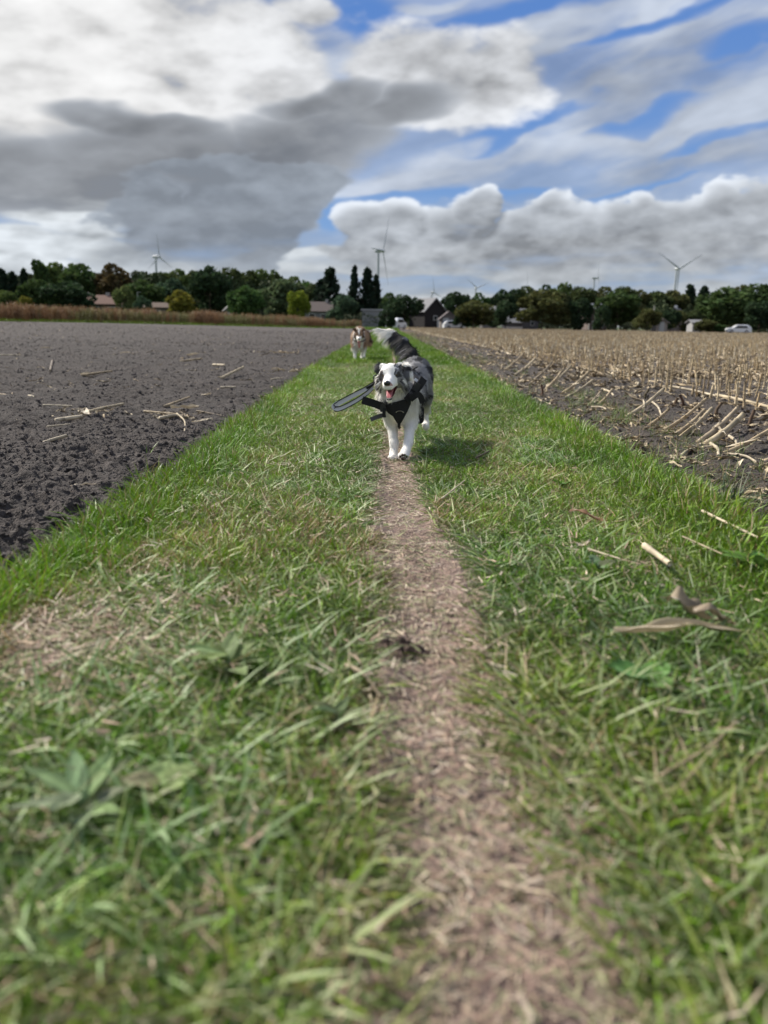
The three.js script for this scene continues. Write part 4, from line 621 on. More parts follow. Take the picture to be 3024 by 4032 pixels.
function house(o) {
  const y0 = o.x < -3 ? rise(o.x, -o.z) : 0, g = thing(o.name || 'house', o.label, o.cat || 'house', null, [o.x, y0 - .1, o.z]); g.rotation.y = o.turn || 0;
  const eave = o.eave - y0 + .1, ridge = o.ridge - y0 + .1, wm = brickish(o.wall.map((v) => v * .5), 1), rm = brickish(o.roof.map((v) => v * .48), 1), w = o.w, d = o.dep || 7;
  const sh = new THREE.Shape(); const along = o.along !== false;
  if (along) { sh.moveTo(-d / 2, 0); sh.lineTo(d / 2, 0); sh.lineTo(d / 2, eave); sh.lineTo(0, ridge - .05); sh.lineTo(-d / 2, eave); } else { sh.moveTo(-w / 2, 0); sh.lineTo(w / 2, 0); sh.lineTo(w / 2, eave); sh.lineTo(0, ridge - .05); sh.lineTo(-w / 2, eave); }
  const wg = new THREE.ExtrudeGeometry(sh, { depth: along ? w : d, bevelEnabled: false }); wg.translate(0, 0, -(along ? w : d) / 2); if (along) wg.rotateY(Math.PI / 2);
  part(g, 'wall', wg, wm);
  const roofs = gablePrism(w, d, eave, ridge, .35, .16, along), rp = part(g, 'roof', roofs[0], rm); part(g, 'roof', roofs[1], rm);
  (o.chim || []).forEach((cx) => { const c = part(rp, 'chimney', box(.6, 1.1, .6, along ? cx : 0, ridge + .1, along ? 0 : cx), brickish(o.chimCol || [.35, .33, .31])); });
  const fz = (along ? d : d) / 2 + .02;
  (o.win || []).forEach(([wx, wy, ww, wh]) => { const p = part(g, 'window', box(ww + .16, wh + .16, .06, wx, wy, fz), frameMat); part(p, 'pane', box(ww, wh, .05, wx, wy, fz + .02), glassMat); });
  if (o.door !== undefined) { const p = part(g, 'door', box(.95, 2.05, .07, o.door, 1.05, fz), brickish(o.doorCol || [.5, .5, .48])); part(p, 'handle', box(.05, .05, .08, o.door + .35, 1.05, fz + .05), frameMat); }
  return g;
}
house({ x: -57.0, z: -160, w: 9, dep: 6.5, ridge: 5.35, eave: 3.7, wall: [.30, .25, .2], roof: [.27, .16, .125], chim: [-3.2, .9], label: 'long low bungalow with a red tiled roof and two chimneys', win: [[-3, 2.2, 1.4, 1.1], [-.6, 2.2, 1.2, 1.1], [2.6, 2.2, 1.4, 1.1]], door: .9 });
house({ x: -47.3, z: -166, w: 6, dep: 5, ridge: 4.2, eave: 3.3, wall: [.3, .26, .22], roof: [.2, .14, .11], label: 'low brown-roofed outbuilding almost hidden by weeds', name: 'shed', cat: 'shed', win: [[0, 1.9, 1, .8]] });
house({ x: -29.2, z: -152, w: 3.6, dep: 7, ridge: 4.6, eave: 2.9, wall: [.5, .5, .48], roof: [.36, .36, .37], along: false, turn: .25, label: 'pale grey gable end showing above the weeds', win: [[0, 2.6, .8, .9]], door: -1 });
house({ x: -14.3, z: -167, w: 5.4, dep: 6, ridge: 4.9, eave: 3.1, wall: [.33, .34, .36], roof: [.19, .15, .14], label: 'brown-roofed house with grey side wall beside a lime-green tree', chim: [1.6], win: [[-1.2, 2, 1.1, 1], [1.2, 2, 1.1, 1]] });
{ // flat-roofed pale garage behind the hedge
  const g = thing('garage', 'flat-roofed pale garage behind a trimmed hedge', 'garage', null, [-1.95, -.1, -122]); part(g, 'wall', box(3.6, 2.75, 5, 0, 1.37, 0), brickish([.2, .21, .22])); part(g, 'roof', box(4.0, .2, 5.4, 0, 2.86, 0), brickish([.3, .31, .32])); part(g, 'door', box(2.4, 2.1, .08, 0, 1.06, 2.53), brickish([.17, .18, .19])); part(g, 'pillar', box(.22, 2.74, .22, 1.8, 1.38, 2.6), frameMat);
}
house({ x: 8.6, z: -170, w: 5.4, dep: 6, ridge: 6.1, eave: 3.5, wall: [.035, .03, .032], roof: [.40, .40, .42], along: false, turn: .55, name: 'barn', cat: 'barn', label: 'dark timber barn with a light grey roof', win: [[0, 2.2, .8, .8]], door: 1 });
house({ x: 11.7, z: -152, w: 3.0, dep: 4.5, ridge: 3.1, eave: 1.9, wall: [.36, .32, .30], roof: [.28, .24, .24], along: false, name: 'cottage', label: 'small beige cottage right of the dark barn', win: [[.5, 1.3, .7, .7]], door: -.6 });
house({ x: 23.8, z: -187, w: 3.2, dep: 5, ridge: 5.0, eave: 4.0, wall: [.3, .29, .28], roof: [.3, .3, .32], label: 'grey roof showing above an olive bush', win: [[0, 3, .8, .8]] });
house({ x: 28.6, z: -170, w: 4.2, dep: 7, ridge: 4.25, eave: 1.7, wall: [.2, .2, .22], roof: [.16, .17, .20], along: false, turn: .5, chim: [2.6], chimCol: [.75, .74, .72], name: 'cottage', label: 'dark-roofed cottage with a white chimney between olive trees', win: [[.4, 1.4, .8, .8]] });
house({ x: 43.5, z: -167, w: 3.9, dep: 6, ridge: 5.4, eave: 4.4, wall: [.25, .2, .18], roof: [.26, .28, .34], label: 'brick house with blue-grey roof and white door posts', win: [[0, 3.1, 1.2, .9], [.9, 1.4, .9, 1.1]], door: -.6, doorCol: [.75, .75, .73] });
house({ x: 52.2, z: -152, w: 2.1, dep: 3, ridge: 2.4, eave: 1.8, wall: [.68, .6, .53], roof: [.45, .4, .36], along: false, name: 'shed', cat: 'shed', label: 'little cream-white shed at the edge of the stubble', door: 0 });
house({ x: 65.6, z: -180, w: 4.8, dep: 7, ridge: 5.1, eave: 2.5, wall: [.33, .28, .26], roof: [.3, .28, .28], along: false, turn: -.5, chim: [2.4], chimCol: [.75, .74, .72], label: 'steep-gabled house with a white chimney on the right', win: [[0, 3, .9, 1], [-1, 1.4, .9, 1]] });
house({ x: 59.4, z: -153, w: 1.9, dep: 3, ridge: 2.3, eave: 1.8, wall: [.6, .6, .6], roof: [.35, .35, .36], name: 'shed', cat: 'shed', label: 'small grey-white shed right of the white-chimneyed house', door: 0 });
for (const dx of [-2.7, -1.55]) { const g = solo('white_post', new THREE.CylinderGeometry(.12, .14, 1.7, 8).translate(0, .85, 0), frameMat, dx < -2 ? 'left one of two white posts before the brick house' : 'right one of two white posts before the brick house', 'post', 'white posts before the brick house'); g.position.set(43.5 + dx, -.1, -160); }
{ const g = thing('utility_pole', 'pale concrete pole standing left of the cream-white shed', 'pole', null, [52.3, -.1, -156]); part(g, 'shaft', new THREE.CylinderGeometry(.11, .17, 5, 8).translate(0, 2.5, 0), brickish([.42, .40, .36])); part(g, 'cap', new THREE.CylinderGeometry(.15, .15, .12, 8).translate(0, 5.05, 0), brickish([.3, .3, .3])); }
{ const g = thing('lamp_post', 'thin pale post in the bushes right of the bungalow', 'post', null, [-47.0, rise(-47, 150), -150]); part(g, 'shaft', new THREE.CylinderGeometry(.06, .1, 5.4, 8).translate(0, 2.7, 0), brickish([.36, .38, .36])); part(g, 'arm', box(.7, .07, .07, .3, 5.35, 0), brickish([.36, .38, .36])); }
function car(x, z, turn, col, label, y = 0) {
  const g = thing('parked_car', label, 'car', 'cars parked by the houses', [x, y, z]); g.rotation.y = turn;
  const s = new THREE.Shape(); s.moveTo(-2.1, .3); s.lineTo(2.1, .3); s.quadraticCurveTo(2.2, .75, 1.95, .86); s.lineTo(1.05, .98); s.quadraticCurveTo(.6, 1.48, .2, 1.5); s.lineTo(-1.3, 1.5); s.quadraticCurveTo(-1.9, 1.3, -2.08, .9); s.closePath();
  const b = new THREE.ExtrudeGeometry(s, { depth: 1.5, bevelEnabled: true, bevelSize: .1, bevelThickness: .12, bevelSegments: 2 }); b.translate(0, 0, -.75); part(g, 'body', b, new THREE.MeshPhysicalMaterial({ color: lin(...col), roughness: .35, clearcoat: .6 }));
  const w = new THREE.Shape(); w.moveTo(-1.5, .98); w.lineTo(.85, .98); w.lineTo(.3, 1.38); w.lineTo(-1.25, 1.38); w.closePath(); for (const q of [-1, 1]) part(g, 'window', new THREE.ExtrudeGeometry(w, { depth: .03, bevelEnabled: false }).translate(0, 0, q > 0 ? .87 : -.9), glassMat);
  for (const [wx, wz] of [[-1.3, .8], [1.3, .8], [-1.3, -.8], [1.3, -.8]]) { const t = part(g, 'wheel', new THREE.CylinderGeometry(.32, .32, .2, 14).rotateX(Math.PI / 2).translate(wx, .32, wz), brickish([.02, .02, .02])); part(t, 'rim', new THREE.CylinderGeometry(.19, .19, .21, 10).rotateX(Math.PI / 2).translate(wx, .32, wz), brickish([.4, .4, .42], .4)); }
  for (const q of [-.5, .5]) part(g, 'headlight', box(.08, .14, .3, 2.12, .72, q), frameMat);
}
car(1.4, -118, 1.2, [.75, .76, .78], 'white car parked right of the garage'); car(-.3, -122, 1.45, [.45, .48, .52], 'silver car parked against the garage'); car(12.6, -150, .3, [.78, .79, .8], 'white car parked before the beige cottage'); car(66.6, -150, 2.9, [.82, .83, .84], 'white car parked at the far right stubble edge');
// ---------- wind turbines ----------
const turbMat = new THREE.MeshStandardMaterial({ color: lin(.42, .45, .48), roughness: .5 });
function turbine(x, hub, z, blade, yaw, phase, label) {
  const g = thing('wind_turbine', label, 'wind turbine', 'wind turbines behind the trees', [x, 0, z]), k = hub / 100;
  part(g, 'tower', new THREE.CylinderGeometry(1.5 * k, 2.6 * k, hub, 20).translate(0, hub / 2, 0), turbMat);
  const head = part(g, 'nacelle', new THREE.CapsuleGeometry(2.2 * k, 7 * k, 6, 12).rotateX(Math.PI / 2), turbMat); head.position.set(0, hub + 1.6 * k, 0); head.rotation.y = yaw;
  const hubP = part(head, 'hub', new THREE.SphereGeometry(2.1 * k, 14, 10).scale(1, 1, 1.3).translate(0, 0, 7 * k), turbMat);
  for (let i = 0; i < 3; i++) { const P = [], I = [], n = 10; for (let j = 0; j <= n; j++) { const t = j / n, c = (t < .12 ? mix(1.5, 3.9, t / .12) : mix(3.9, .5, Math.pow((t - .12) / .88, .8))) * k * (blade / 50), th = .5 * k * (1.1 - t), y = t * blade; P.push(-c * .4, y, 0, c * .1, y, th, c * .6, y, 0, c * .1, y, -th); } for (let j = 0; j < n; j++) for (let q = 0; q < 4; q++) { const a = j * 4 + q, b = j * 4 + (q + 1) % 4; I.push(a, b, a + 4, b, b + 4, a + 4); } const m = part(head, 'blade', geom(P, I), turbMat); m.position.z = 7.2 * k; m.rotation.z = phase + i * 2 * Math.PI / 3; }
}
turbine(-12.7, 92, -1060, 52, 1.28, -.5, 'largest wind turbine, above the tall conifers'); turbine(-432, 114, -1500, 40, 1.2, .1, 'wind turbine on the left above the wood'); turbine(466, 93, -1300, 46, .25, 1.05, 'second largest wind turbine, at the far right'); turbine(489, 112.5, -1900, 42, 1.25, .3, 'small wind turbine left of the far right one'); turbine(253, 104, -2300, 40, .3, .9, 'faint wind turbine right of the barn'); turbine(419, 118, -2450, 50, 1.2, .2, 'faintest wind turbine over the middle of the right-hand wood'); turbine(140, 98, -2500, 50, .9, .2, 'faint wind turbine above the barn roof');
// ---------- dogs ----------
function smin(a, b, k) { const h = Math.max(k - Math.abs(a - b), 0) / k; return Math.min(a, b) - h * h * k * 0.25; }
function capsule(p, ax, ay, az, bx, by, bz, ra, rb) { const dx = bx - ax, dy = by - ay, dz = bz - az, px = p[0] - ax, py = p[1] - ay, pz = p[2] - az, t = clamp((px * dx + py * dy + pz * dz) / (dx * dx + dy * dy + dz * dz + 1e-9)); return Math.hypot(px - dx * t, py - dy * t, pz - dz * t) - (ra + (rb - ra) * t); }
function ellipsoid(p, x, y, z, rx, ry, rz) { const a = (p[0] - x) / rx, b = (p[1] - y) / ry, c = (p[2] - z) / rz, k0 = Math.sqrt(a * a + b * b + c * c), k1 = Math.sqrt(a * a / rx / rx + b * b / ry / ry + c * c / rz / rz); return k1 < 1e-6 ? -Math.min(rx, ry, rz) : k0 * (k0 - 1) / k1; }
function bonesField(list) { return (p) => { let d = 9; for (const b of list) d = smin(d, b.length > 8 ? capsule(p, b[0], b[1], b[2], b[3], b[4], b[5], b[6], b[7]) : ellipsoid(p, b[0], b[1], b[2], b[3], b[4], b[5]), b[b.length - 1]); return d; }; }
function meshField(f, lo, hi, cell) {                        // surface nets
  const n = [0, 1, 2].map((i) => Math.ceil((hi[i] - lo[i]) / cell) + 1), [nx, ny, nz] = n, val = new Float32Array(nx * ny * nz), at = (i, j, k) => (k * ny + j) * nx + i, p = [0, 0, 0];
  for (let k = 0; k < nz; k++) for (let j = 0; j < ny; j++) for (let i = 0; i < nx; i++) { p[0] = lo[0] + i * cell; p[1] = lo[1] + j * cell; p[2] = lo[2] + k * cell; val[at(i, j, k)] = f(p); }
  const vid = new Int32Array(nx * ny * nz).fill(-1), P = [], N = [], I = [];
  for (let k = 0; k < nz - 1; k++) for (let j = 0; j < ny - 1; j++) for (let i = 0; i < nx - 1; i++) {
    let c = 0, sx = 0, sy = 0, sz = 0; const v = []; let mask = 0;
    for (let q = 0; q < 8; q++) { v.push(val[at(i + (q & 1), j + (q >> 1 & 1), k + (q >> 2))]); if (v[q] < 0) mask |= 1 << q; }
    if (mask === 0 || mask === 255) continue;
    for (let q = 0; q < 8; q++) for (let b = 0; b < 3; b++) { const w = q | (1 << b); if (w === q) continue; if ((v[q] < 0) === (v[w] < 0)) continue; const t = v[q] / (v[q] - v[w]); sx += (q & 1) + (b === 0 ? t : 0); sy += (q >> 1 & 1) + (b === 1 ? t : 0); sz += (q >> 2) + (b === 2 ? t : 0); c++; }
    vid[at(i, j, k)] = P.length / 3; const x = lo[0] + (i + sx / c) * cell, y = lo[1] + (j + sy / c) * cell, z = lo[2] + (k + sz / c) * cell; P.push(x, y, z);
    const e = cell * 0.6, g = [f([x + e, y, z]) - f([x - e, y, z]), f([x, y + e, z]) - f([x, y - e, z]), f([x, y, z + e]) - f([x, y, z - e])], l = Math.hypot(...g) || 1; N.push(g[0] / l, g[1] / l, g[2] / l);
  }
  const quad = (a, b, c, d, flip) => { if (a < 0 || b < 0 || c < 0 || d < 0) return; if (flip) I.push(a, c, b, a, d, c); else I.push(a, b, c, a, c, d); };
  for (let k = 1; k < nz - 1; k++) for (let j = 1; j < ny - 1; j++) for (let i = 1; i < nx - 1; i++) {
    const s = val[at(i, j, k)] < 0;
    if (s !== val[at(i + 1, j, k)] < 0) quad(vid[at(i, j - 1, k - 1)], vid[at(i, j, k - 1)], vid[at(i, j, k)], vid[at(i, j - 1, k)], !s);
    if (s !== val[at(i, j + 1, k)] < 0) quad(vid[at(i - 1, j, k - 1)], vid[at(i - 1, j, k)], vid[at(i, j, k)], vid[at(i, j, k - 1)], !s);
    if (s !== val[at(i, j, k + 1)] < 0) quad(vid[at(i - 1, j - 1, k)], vid[at(i, j - 1, k)], vid[at(i, j, k)], vid[at(i - 1, j, k)], !s);
  }
  const g = new THREE.BufferGeometry(); g.setAttribute('position', new THREE.Float32BufferAttribute(P, 3)); g.setAttribute('normal', new THREE.Float32BufferAttribute(N, 3)); g.setIndex(I); return g;
}
function paint(g, colour) { const p = g.attributes.position, C = []; for (let i = 0; i < p.count; i++) C.push(...colour([p.getX(i), p.getY(i), p.getZ(i)], [g.attributes.normal.getX(i), g.attributes.normal.getY(i), g.attributes.normal.getZ(i)])); g.setAttribute('color', new THREE.Float32BufferAttribute(C, 3)); return g; }
// hair: tapered slips rooted in the skin; style(p, n) gives { L: length, d: [x,y,z] lie, w: width } or null
function hairOn(g, count, seed, colour, style) {
  const r = rngOf(seed), p = g.attributes.position.array, nn = g.attributes.normal.array, ix = g.index.array, T = ix.length / 3, cum = new Float32Array(T); let sum = 0;
  for (let t = 0; t < T; t++) { const a = ix[t * 3] * 3, b = ix[t * 3 + 1] * 3, c = ix[t * 3 + 2] * 3, ux = p[b] - p[a], uy = p[b + 1] - p[a + 1], uz = p[b + 2] - p[a + 2], vx = p[c] - p[a], vy = p[c + 1] - p[a + 1], vz = p[c + 2] - p[a + 2]; sum += Math.hypot(uy * vz - uz * vy, uz * vx - ux * vz, ux * vy - uy * vx); cum[t] = sum; }
  const P = [], C = [], I = [], q = V(0, 0, 0), side = V(0, 0, 0);
  for (let k = 0; k < count; k++) {
    const u = r() * sum; let lo = 0, hi = T - 1; while (lo < hi) { const m = (lo + hi) >> 1; if (cum[m] < u) lo = m + 1; else hi = m; }
    let s1 = r(), s2 = r(); if (s1 + s2 > 1) { s1 = 1 - s1; s2 = 1 - s2; } const a = ix[lo * 3] * 3, b = ix[lo * 3 + 1] * 3, c = ix[lo * 3 + 2] * 3, w0 = 1 - s1 - s2;
    const x = [0, 1, 2].map((i) => p[a + i] * w0 + p[b + i] * s1 + p[c + i] * s2), n = [0, 1, 2].map((i) => nn[a + i] * w0 + nn[b + i] * s1 + nn[c + i] * s2);
    const st = style(x, n, r); if (!st) continue;
    const L = st.L * (0.65 + 0.7 * r()), up = st.up ?? 0.45, j = 0.26, cl = noise3(x[0] * 38 + 4, x[1] * 38, x[2] * 38) * .6, cl2 = noise3(x[0] * 38, x[1] * 38 + 9, x[2] * 38) * .6;
    const dn = st.d[0] * n[0] + st.d[1] * n[1] + st.d[2] * n[2];                    // lie along the skin
    q.set(st.d[0] - n[0] * Math.min(0, dn) + n[0] * up + (r() - .5) * j + cl * .5, st.d[1] - n[1] * Math.min(0, dn) + n[1] * up + (r() - .5) * j + cl2 * .4, st.d[2] - n[2] * Math.min(0, dn) + n[2] * up + (r() - .5) * j).normalize();
    side.set(q.y * n[2] - q.z * n[1], q.z * n[0] - q.x * n[2], q.x * n[1] - q.y * n[0]).normalize().multiplyScalar((st.w ?? .0016) * (0.7 + .6 * r()));
    const c0 = colour(x, n), kk = .86 + .28 * r(), cc = [c0[0] * kk, c0[1] * kk, c0[2] * kk], bs = P.length / 3, sag = st.sag ?? .15;
    P.push(x[0] - side.x, x[1] - side.y, x[2] - side.z, x[0] + side.x, x[1] + side.y, x[2] + side.z);
    const mx = x[0] + q.x * L * .55, my = x[1] + q.y * L * .55 - sag * L * .12, mz = x[2] + q.z * L * .55; P.push(mx - side.x * .75, my - side.y * .75, mz - side.z * .75, mx + side.x * .75, my + side.y * .75, mz + side.z * .75);
    P.push(x[0] + q.x * L, x[1] + q.y * L - sag * L * .45, x[2] + q.z * L); for (let i = 0; i < 5; i++) C.push(...cc);
    I.push(bs, bs + 1, bs + 2, bs + 1, bs + 3, bs + 2, bs + 2, bs + 3, bs + 4);
  }
  return geom(P, I, C);
}
const furMat = new THREE.MeshStandardMaterial({ vertexColors: true, roughness: .8, side: THREE.DoubleSide }), skinMat = new THREE.MeshStandardMaterial({ vertexColors: true, roughness: .85 });
const wetBlack = new THREE.MeshPhysicalMaterial({ color: lin(.012, .011, .012), roughness: .3, clearcoat: .5 }), tongueMat = new THREE.MeshPhysicalMaterial({ color: lin(.48, .16, .18), roughness: .35, clearcoat: .4 }), gumMat = new THREE.MeshStandardMaterial({ color: lin(.22, .05, .06), roughness: .5 }), toothMat = new THREE.MeshStandardMaterial({ color: lin(.72, .68, .58), roughness: .35 }), eyeMat = new THREE.MeshPhysicalMaterial({ color: lin(.02, .016, .014), roughness: .08, clearcoat: 1 });
const strapOf = (c, rough = .85) => new THREE.MeshStandardMaterial({ color: lin(...c), roughness: rough, side: THREE.DoubleSide });
const WHITE = [.88, .86, .82], mixc = (a, b, t) => [mix(a[0], b[0], t), mix(a[1], b[1], t), mix(a[2], b[2], t)];
function headBones(open, ears) {                              // head's own axes: x dog's left, y up, z to the nose
  return [[0, .004, 0, .060, .054, .066, .03], [0, .014, .044, .043, .034, .042, .03], [-.040, -.030, .022, .034, .036, .040, .03], [.040, -.030, .022, .034, .036, .040, .03],
    [0, -.012, .070, 0, -.022, .168, .034, .0205, .03], [-.015, -.030, .085, -.009, -.036, .166, .021, .0155, .016], [.015, -.030, .085, .009, -.036, .166, .021, .0155, .016],
    [-.030, .022, .066, .015, .009, .013, .014], [.030, .022, .066, .015, .009, .013, .014],
    [0, -.052, .020, 0, -.05 - open * .42, .092, .033, .021, .022], [0, -.05 - open * .42, .092, 0, -.05 - open, .150, .020, .0125, .018], ...ears];
}
function curveTube(pts, radii, flat, sides = 10) { const P = [], I = [], c = new THREE.CatmullRomCurve3(pts.map((p) => V(...p))), n = 14, fr = c.computeFrenetFrames(n, false); for (let i = 0; i <= n; i++) { const t = i / n, p = c.getPoint(t), f = t * (radii.length - 1), k = Math.min(radii.length - 2, Math.floor(f)), rr = mix(radii[k], radii[k + 1], f - k), T = fr.tangents[i], X = V(1, 0, 0).addScaledVector(T, -T.x).normalize(), Y = V(0, 0, 0).crossVectors(T, X); for (let j = 0; j < sides; j++) { const a = j / sides * 6.283, u = Math.cos(a) * rr, v = Math.sin(a) * rr * flat + (Math.cos(a) ** 2) * rr * .25; P.push(p.x + X.x * u + Y.x * v, p.y + X.y * u + Y.y * v, p.z + X.z * u + Y.z * v); } } for (let i = 0; i < n; i++) for (let j = 0; j < sides; j++) { const a = i * sides + j, b = i * sides + (j + 1) % sides; I.push(a, b, a + sides, b, b + sides, a + sides); } for (const e of [0, n]) { const p = c.getPoint(e / n), k = P.length / 3; P.push(p.x, p.y, p.z); for (let j = 0; j < sides; j++) I.push(k, e * sides + j, e * sides + (j + 1) % sides); } return geom(P, I); }
function faceParts(parent, open, tongueOut) {
  const nose = part(parent, 'nose', (() => { const g = new THREE.SphereGeometry(1, 18, 14); const p = g.attributes.position; for (let i = 0; i < p.count; i++) { const x = p.getX(i), y = p.getY(i), z = p.getZ(i); p.setXYZ(i, x * .0175 * (1 + .12 * y), y * .0135 - .003 * Math.abs(x), z * .012); } g.computeVertexNormals(); return g; })(), wetBlack); nose.position.set(0, -.011, .186);
  for (const s of [-1, 1]) { const e = part(parent, 'eye', new THREE.SphereGeometry(.0088, 14, 10), eyeMat); e.position.set(s * .033, .012, .0755); part(e, 'iris', new THREE.SphereGeometry(.0052, 12, 8), new THREE.MeshPhysicalMaterial({ color: lin(.10, .065, .03), roughness: .1, clearcoat: 1 })).position.set(s * .0015, .0005, .0050); }
  part(parent, 'mouth_lining', curveTube([[0, -.048, .045], [0, -.045 - open * .30, .085], [0, -.046 - open * .55, .118]], [.024, .021, .012], .8), gumMat);
  part(parent, 'tongue', curveTube([[0, -.045 - open * .2, .07], [0, -.040 - open * .55, .112], [0, -.038 - open * .92, .146], ...(tongueOut ? [[.004, -.075 - open, .160], [.006, -.115 - open, .158]] : [[0, -.043 - open * .96, .156]])], tongueOut ? [.018, .019, .018, .017, .010] : [.016, .0165, .014, .008], .32), tongueMat);
  for (const s of [-1, 1]) { const t = part(parent, 'tooth', new THREE.ConeGeometry(.0030, .013, 7), toothMat); t.position.set(s * .0105, -.040 - open * .90, .146); const u = part(parent, 'tooth', new THREE.ConeGeometry(.0032, .014, 7).rotateX(Math.PI), toothMat); u.position.set(s * .0135, -.050, .158); }
  for (let i = -2; i <= 2; i++) { const t = part(parent, 'tooth', new THREE.BoxGeometry(.0032, .005, .003), toothMat); t.position.set(i * .0036, -.040 - open * .98, .1585 - Math.abs(i) * .001); }
  part(parent, 'lip', curveTube([[-.0125, -.043 - open, .142], [-.007, -.0435 - open, .1585], [.007, -.0435 - open, .1585], [.0125, -.043 - open, .142]], [.004, .0048, .0048, .004], .8), wetBlack);
}
// ----- the merle dog running up the path -----
{
  const X0 = 0.07, D0 = 4.19, y0 = vergeY(X0, D0) + 0.006;
  const dog = thing('dog', 'grey merle and white dog running toward the camera in a black harness', 'dog', 'dogs on the grass strip', [X0, y0, -D0]);
  const hO = V(-.040, .458, .058), hf = V(-.135, -.09, .965).normalize(), hx = V(0, 1, 0).cross(hf).normalize(); hx.applyAxisAngle(hf, 0.07); const hu = V(0, 0, 0).crossVectors(hf, hx), HM = new THREE.Matrix4().makeBasis(hx, hu, hf).setPosition(hO), HI = HM.clone().invert();
  const t3 = V(0, 0, 0), toHead = (p) => { t3.set(p[0], p[1], p[2]).applyMatrix4(HI); return [t3.x, t3.y, t3.z]; };
  const open = .056, cavity = (h) => capsule([h[0] * .78, h[1], h[2]], 0, -.050, .052, 0, -.05 - open * .46, .168, .019, .026);
  const hb0 = bonesField(headBones(open, [[.046, .040, -.006, .080, .030, .004, .020, .016, .016], [.078, .036, .004, .094, -.006, .022, .017, .011, .014], [.070, .030, .012, .080, .0, .020, .014, .010, .012], [-.045, .042, -.010, -.070, .034, -.020, .018, .012, .016], [-.068, .044, -.018, -.074, .056, -.022, .010, .006, .012]]));
  const hb = (h) => Math.max(hb0(h), -cavity(h));
  const body = bonesField([
    [-.035, .445, .02, .0, .345, -.08, .060, .084, .04], [0, .275, -.05, .045, .33, -.26, .072, .104, .05], [.02, .385, -.12, .06, .39, -.30, .062, .076, .05], [.045, .33, -.26, .10, .395, -.48, .104, .082, .05], [.095, .395, -.48, .105, .437, -.60, .080, .084, .05], [0, .245, -.05, .04, .255, -.22, .048, .062, .04], [-.02, .36, -.01, -.01, .28, -.02, .07, .06, .05],
    // hind legs
    [.137, .425, -.60, .150, .30, -.51, .070, .052, .04], [.150, .30, -.51, .178, .205, -.655, .050, .026, .03], [.178, .205, -.655, .182, .128, -.632, .0225, .019, .02], [.182, .124, -.63, .183, .104, -.588, .0205, .020, .015],
    [.06, .41, -.60, .060, .29, -.49, .07, .05, .04], [.06, .29, -.49, .072, .20, -.61, .045, .024, .03], [.072, .20, -.61, .074, .135, -.57, .021, .018, .02], [.074, .13, -.565, .075, .115, -.53, .019, .018, .015],
    // front legs
    [.055, .335, -.055, .070, .205, -.062, .058, .037, .03], [.070, .205, -.062, .056, .100, .050, .0335, .0225, .02], [.056, .100, .050, .040, .052, .102, .0225, .0215, .02], [.040, .052, .102, .030, .036, .128, .024, .025, .016],
    [-.045, .325, -.055, -.036, .200, -.085, .058, .036, .03], [-.036, .200, -.085, -.020, .080, -.018, .0325, .022, .02], [-.020, .080, -.018, -.022, .036, .000, .0215, .0205, .02], [-.022, .028, .004, -.024, .018, .040, .023, .0185, .016],
    ...[-.022, -.0075, .0075, .022].map((o) => [-.023 + o * .95, .016, .036, -.024 + o * 1.05, .012, .054 - Math.abs(o) * .5, .0115, .0100, .007]),
    ...[-.021, -.0072, .0072, .021].map((o) => [.030 + o * .9, .044, .126, .029 + o, .050 - Math.abs(o) * .55, .140, .0115, .0095, .007]),
    // tail
    [.105, .49, -.655, .095, .545, -.705, .025, .021, .03], [.095, .545, -.705, .041, .618, -.78, .021, .019, .03], [.041, .618, -.78, -.043, .670, -.84, .019, .014, .03], [-.043, .670, -.84, -.135, .693, -.86, .014, .005, .03],
  ]);
  const mott = (p, f) => noise3(p[0] * f + 3, p[1] * f, p[2] * f + 8) + .5 * noise3(p[0] * f * 2.3, p[1] * f * 2.3 + 5, p[2] * f * 2.3);
  const merle = (p, dark = 0) => { const m = mott(p, 17) + dark, g = .215 + .10 * mott(p, 40); return m > .42 ? [.022, .022, .025] : m > .26 ? mixc([g, g * .99, g * 1.03], [.03, .03, .033], (m - .26) / .16) : [g, g * .99, g * 1.03]; };
  const headColour = (p) => {
    const h = toHead(p), [x, y, z] = h, e1 = Math.hypot((x + .040) / 1.0, (y - .004) / 1.35, (z - .066) / 1.4), e2 = Math.hypot(x - .034, (y - .014) / .85, (z - .07) / 1.3);
    if (cavity(h) < .0035) return y < -.05 - open * .75 ? [.40, .13, .14] : [.17, .045, .05];
    if (cavity(h) < .0075) return [.03, .022, .024];
    const rim = noise3(x * 60, y * 60, z * 60) * .008;
    if (x > .06 && z < .04) { const m = noise3(x * 50 + 2, y * 50, z * 50); return (x > .092 + rim || y > .045 + rim) ? WHITE : m > .05 ? [.03, .03, .034] : [.22, .22, .235]; }
    if (x < -.058 && y > .02) return [.06, .06, .065];
    if (e1 < .022 + rim) return e1 < .014 ? [.035, .033, .036] : [.10, .085, .085];
    if (e2 < .0165 + rim) return [.05, .05, .055];
    if (x > .026 + rim * 2 && z < .092 && y < .05 && y > -.062) { const m = mott(p, 34); return m > .52 ? [.05, .05, .055] : m < -.25 ? WHITE : [.27, .27, .285]; }
    if (x > .016 + rim && z < .05 && y > .025) { const m = mott(p, 36); return m > .38 ? [.05, .05, .055] : m < -.2 ? WHITE : [.27, .27, .28]; }
    if (x < -.046 + rim && z < .055 && y < .02) { const m = mott(p, 44); return m > .2 ? [.07, .06, .055] : WHITE; }
    if (Math.abs(x - .010) < .016 && y > -.028 && y < .0 && z > .172) return [.45, .27, .25];
    return WHITE;
  };
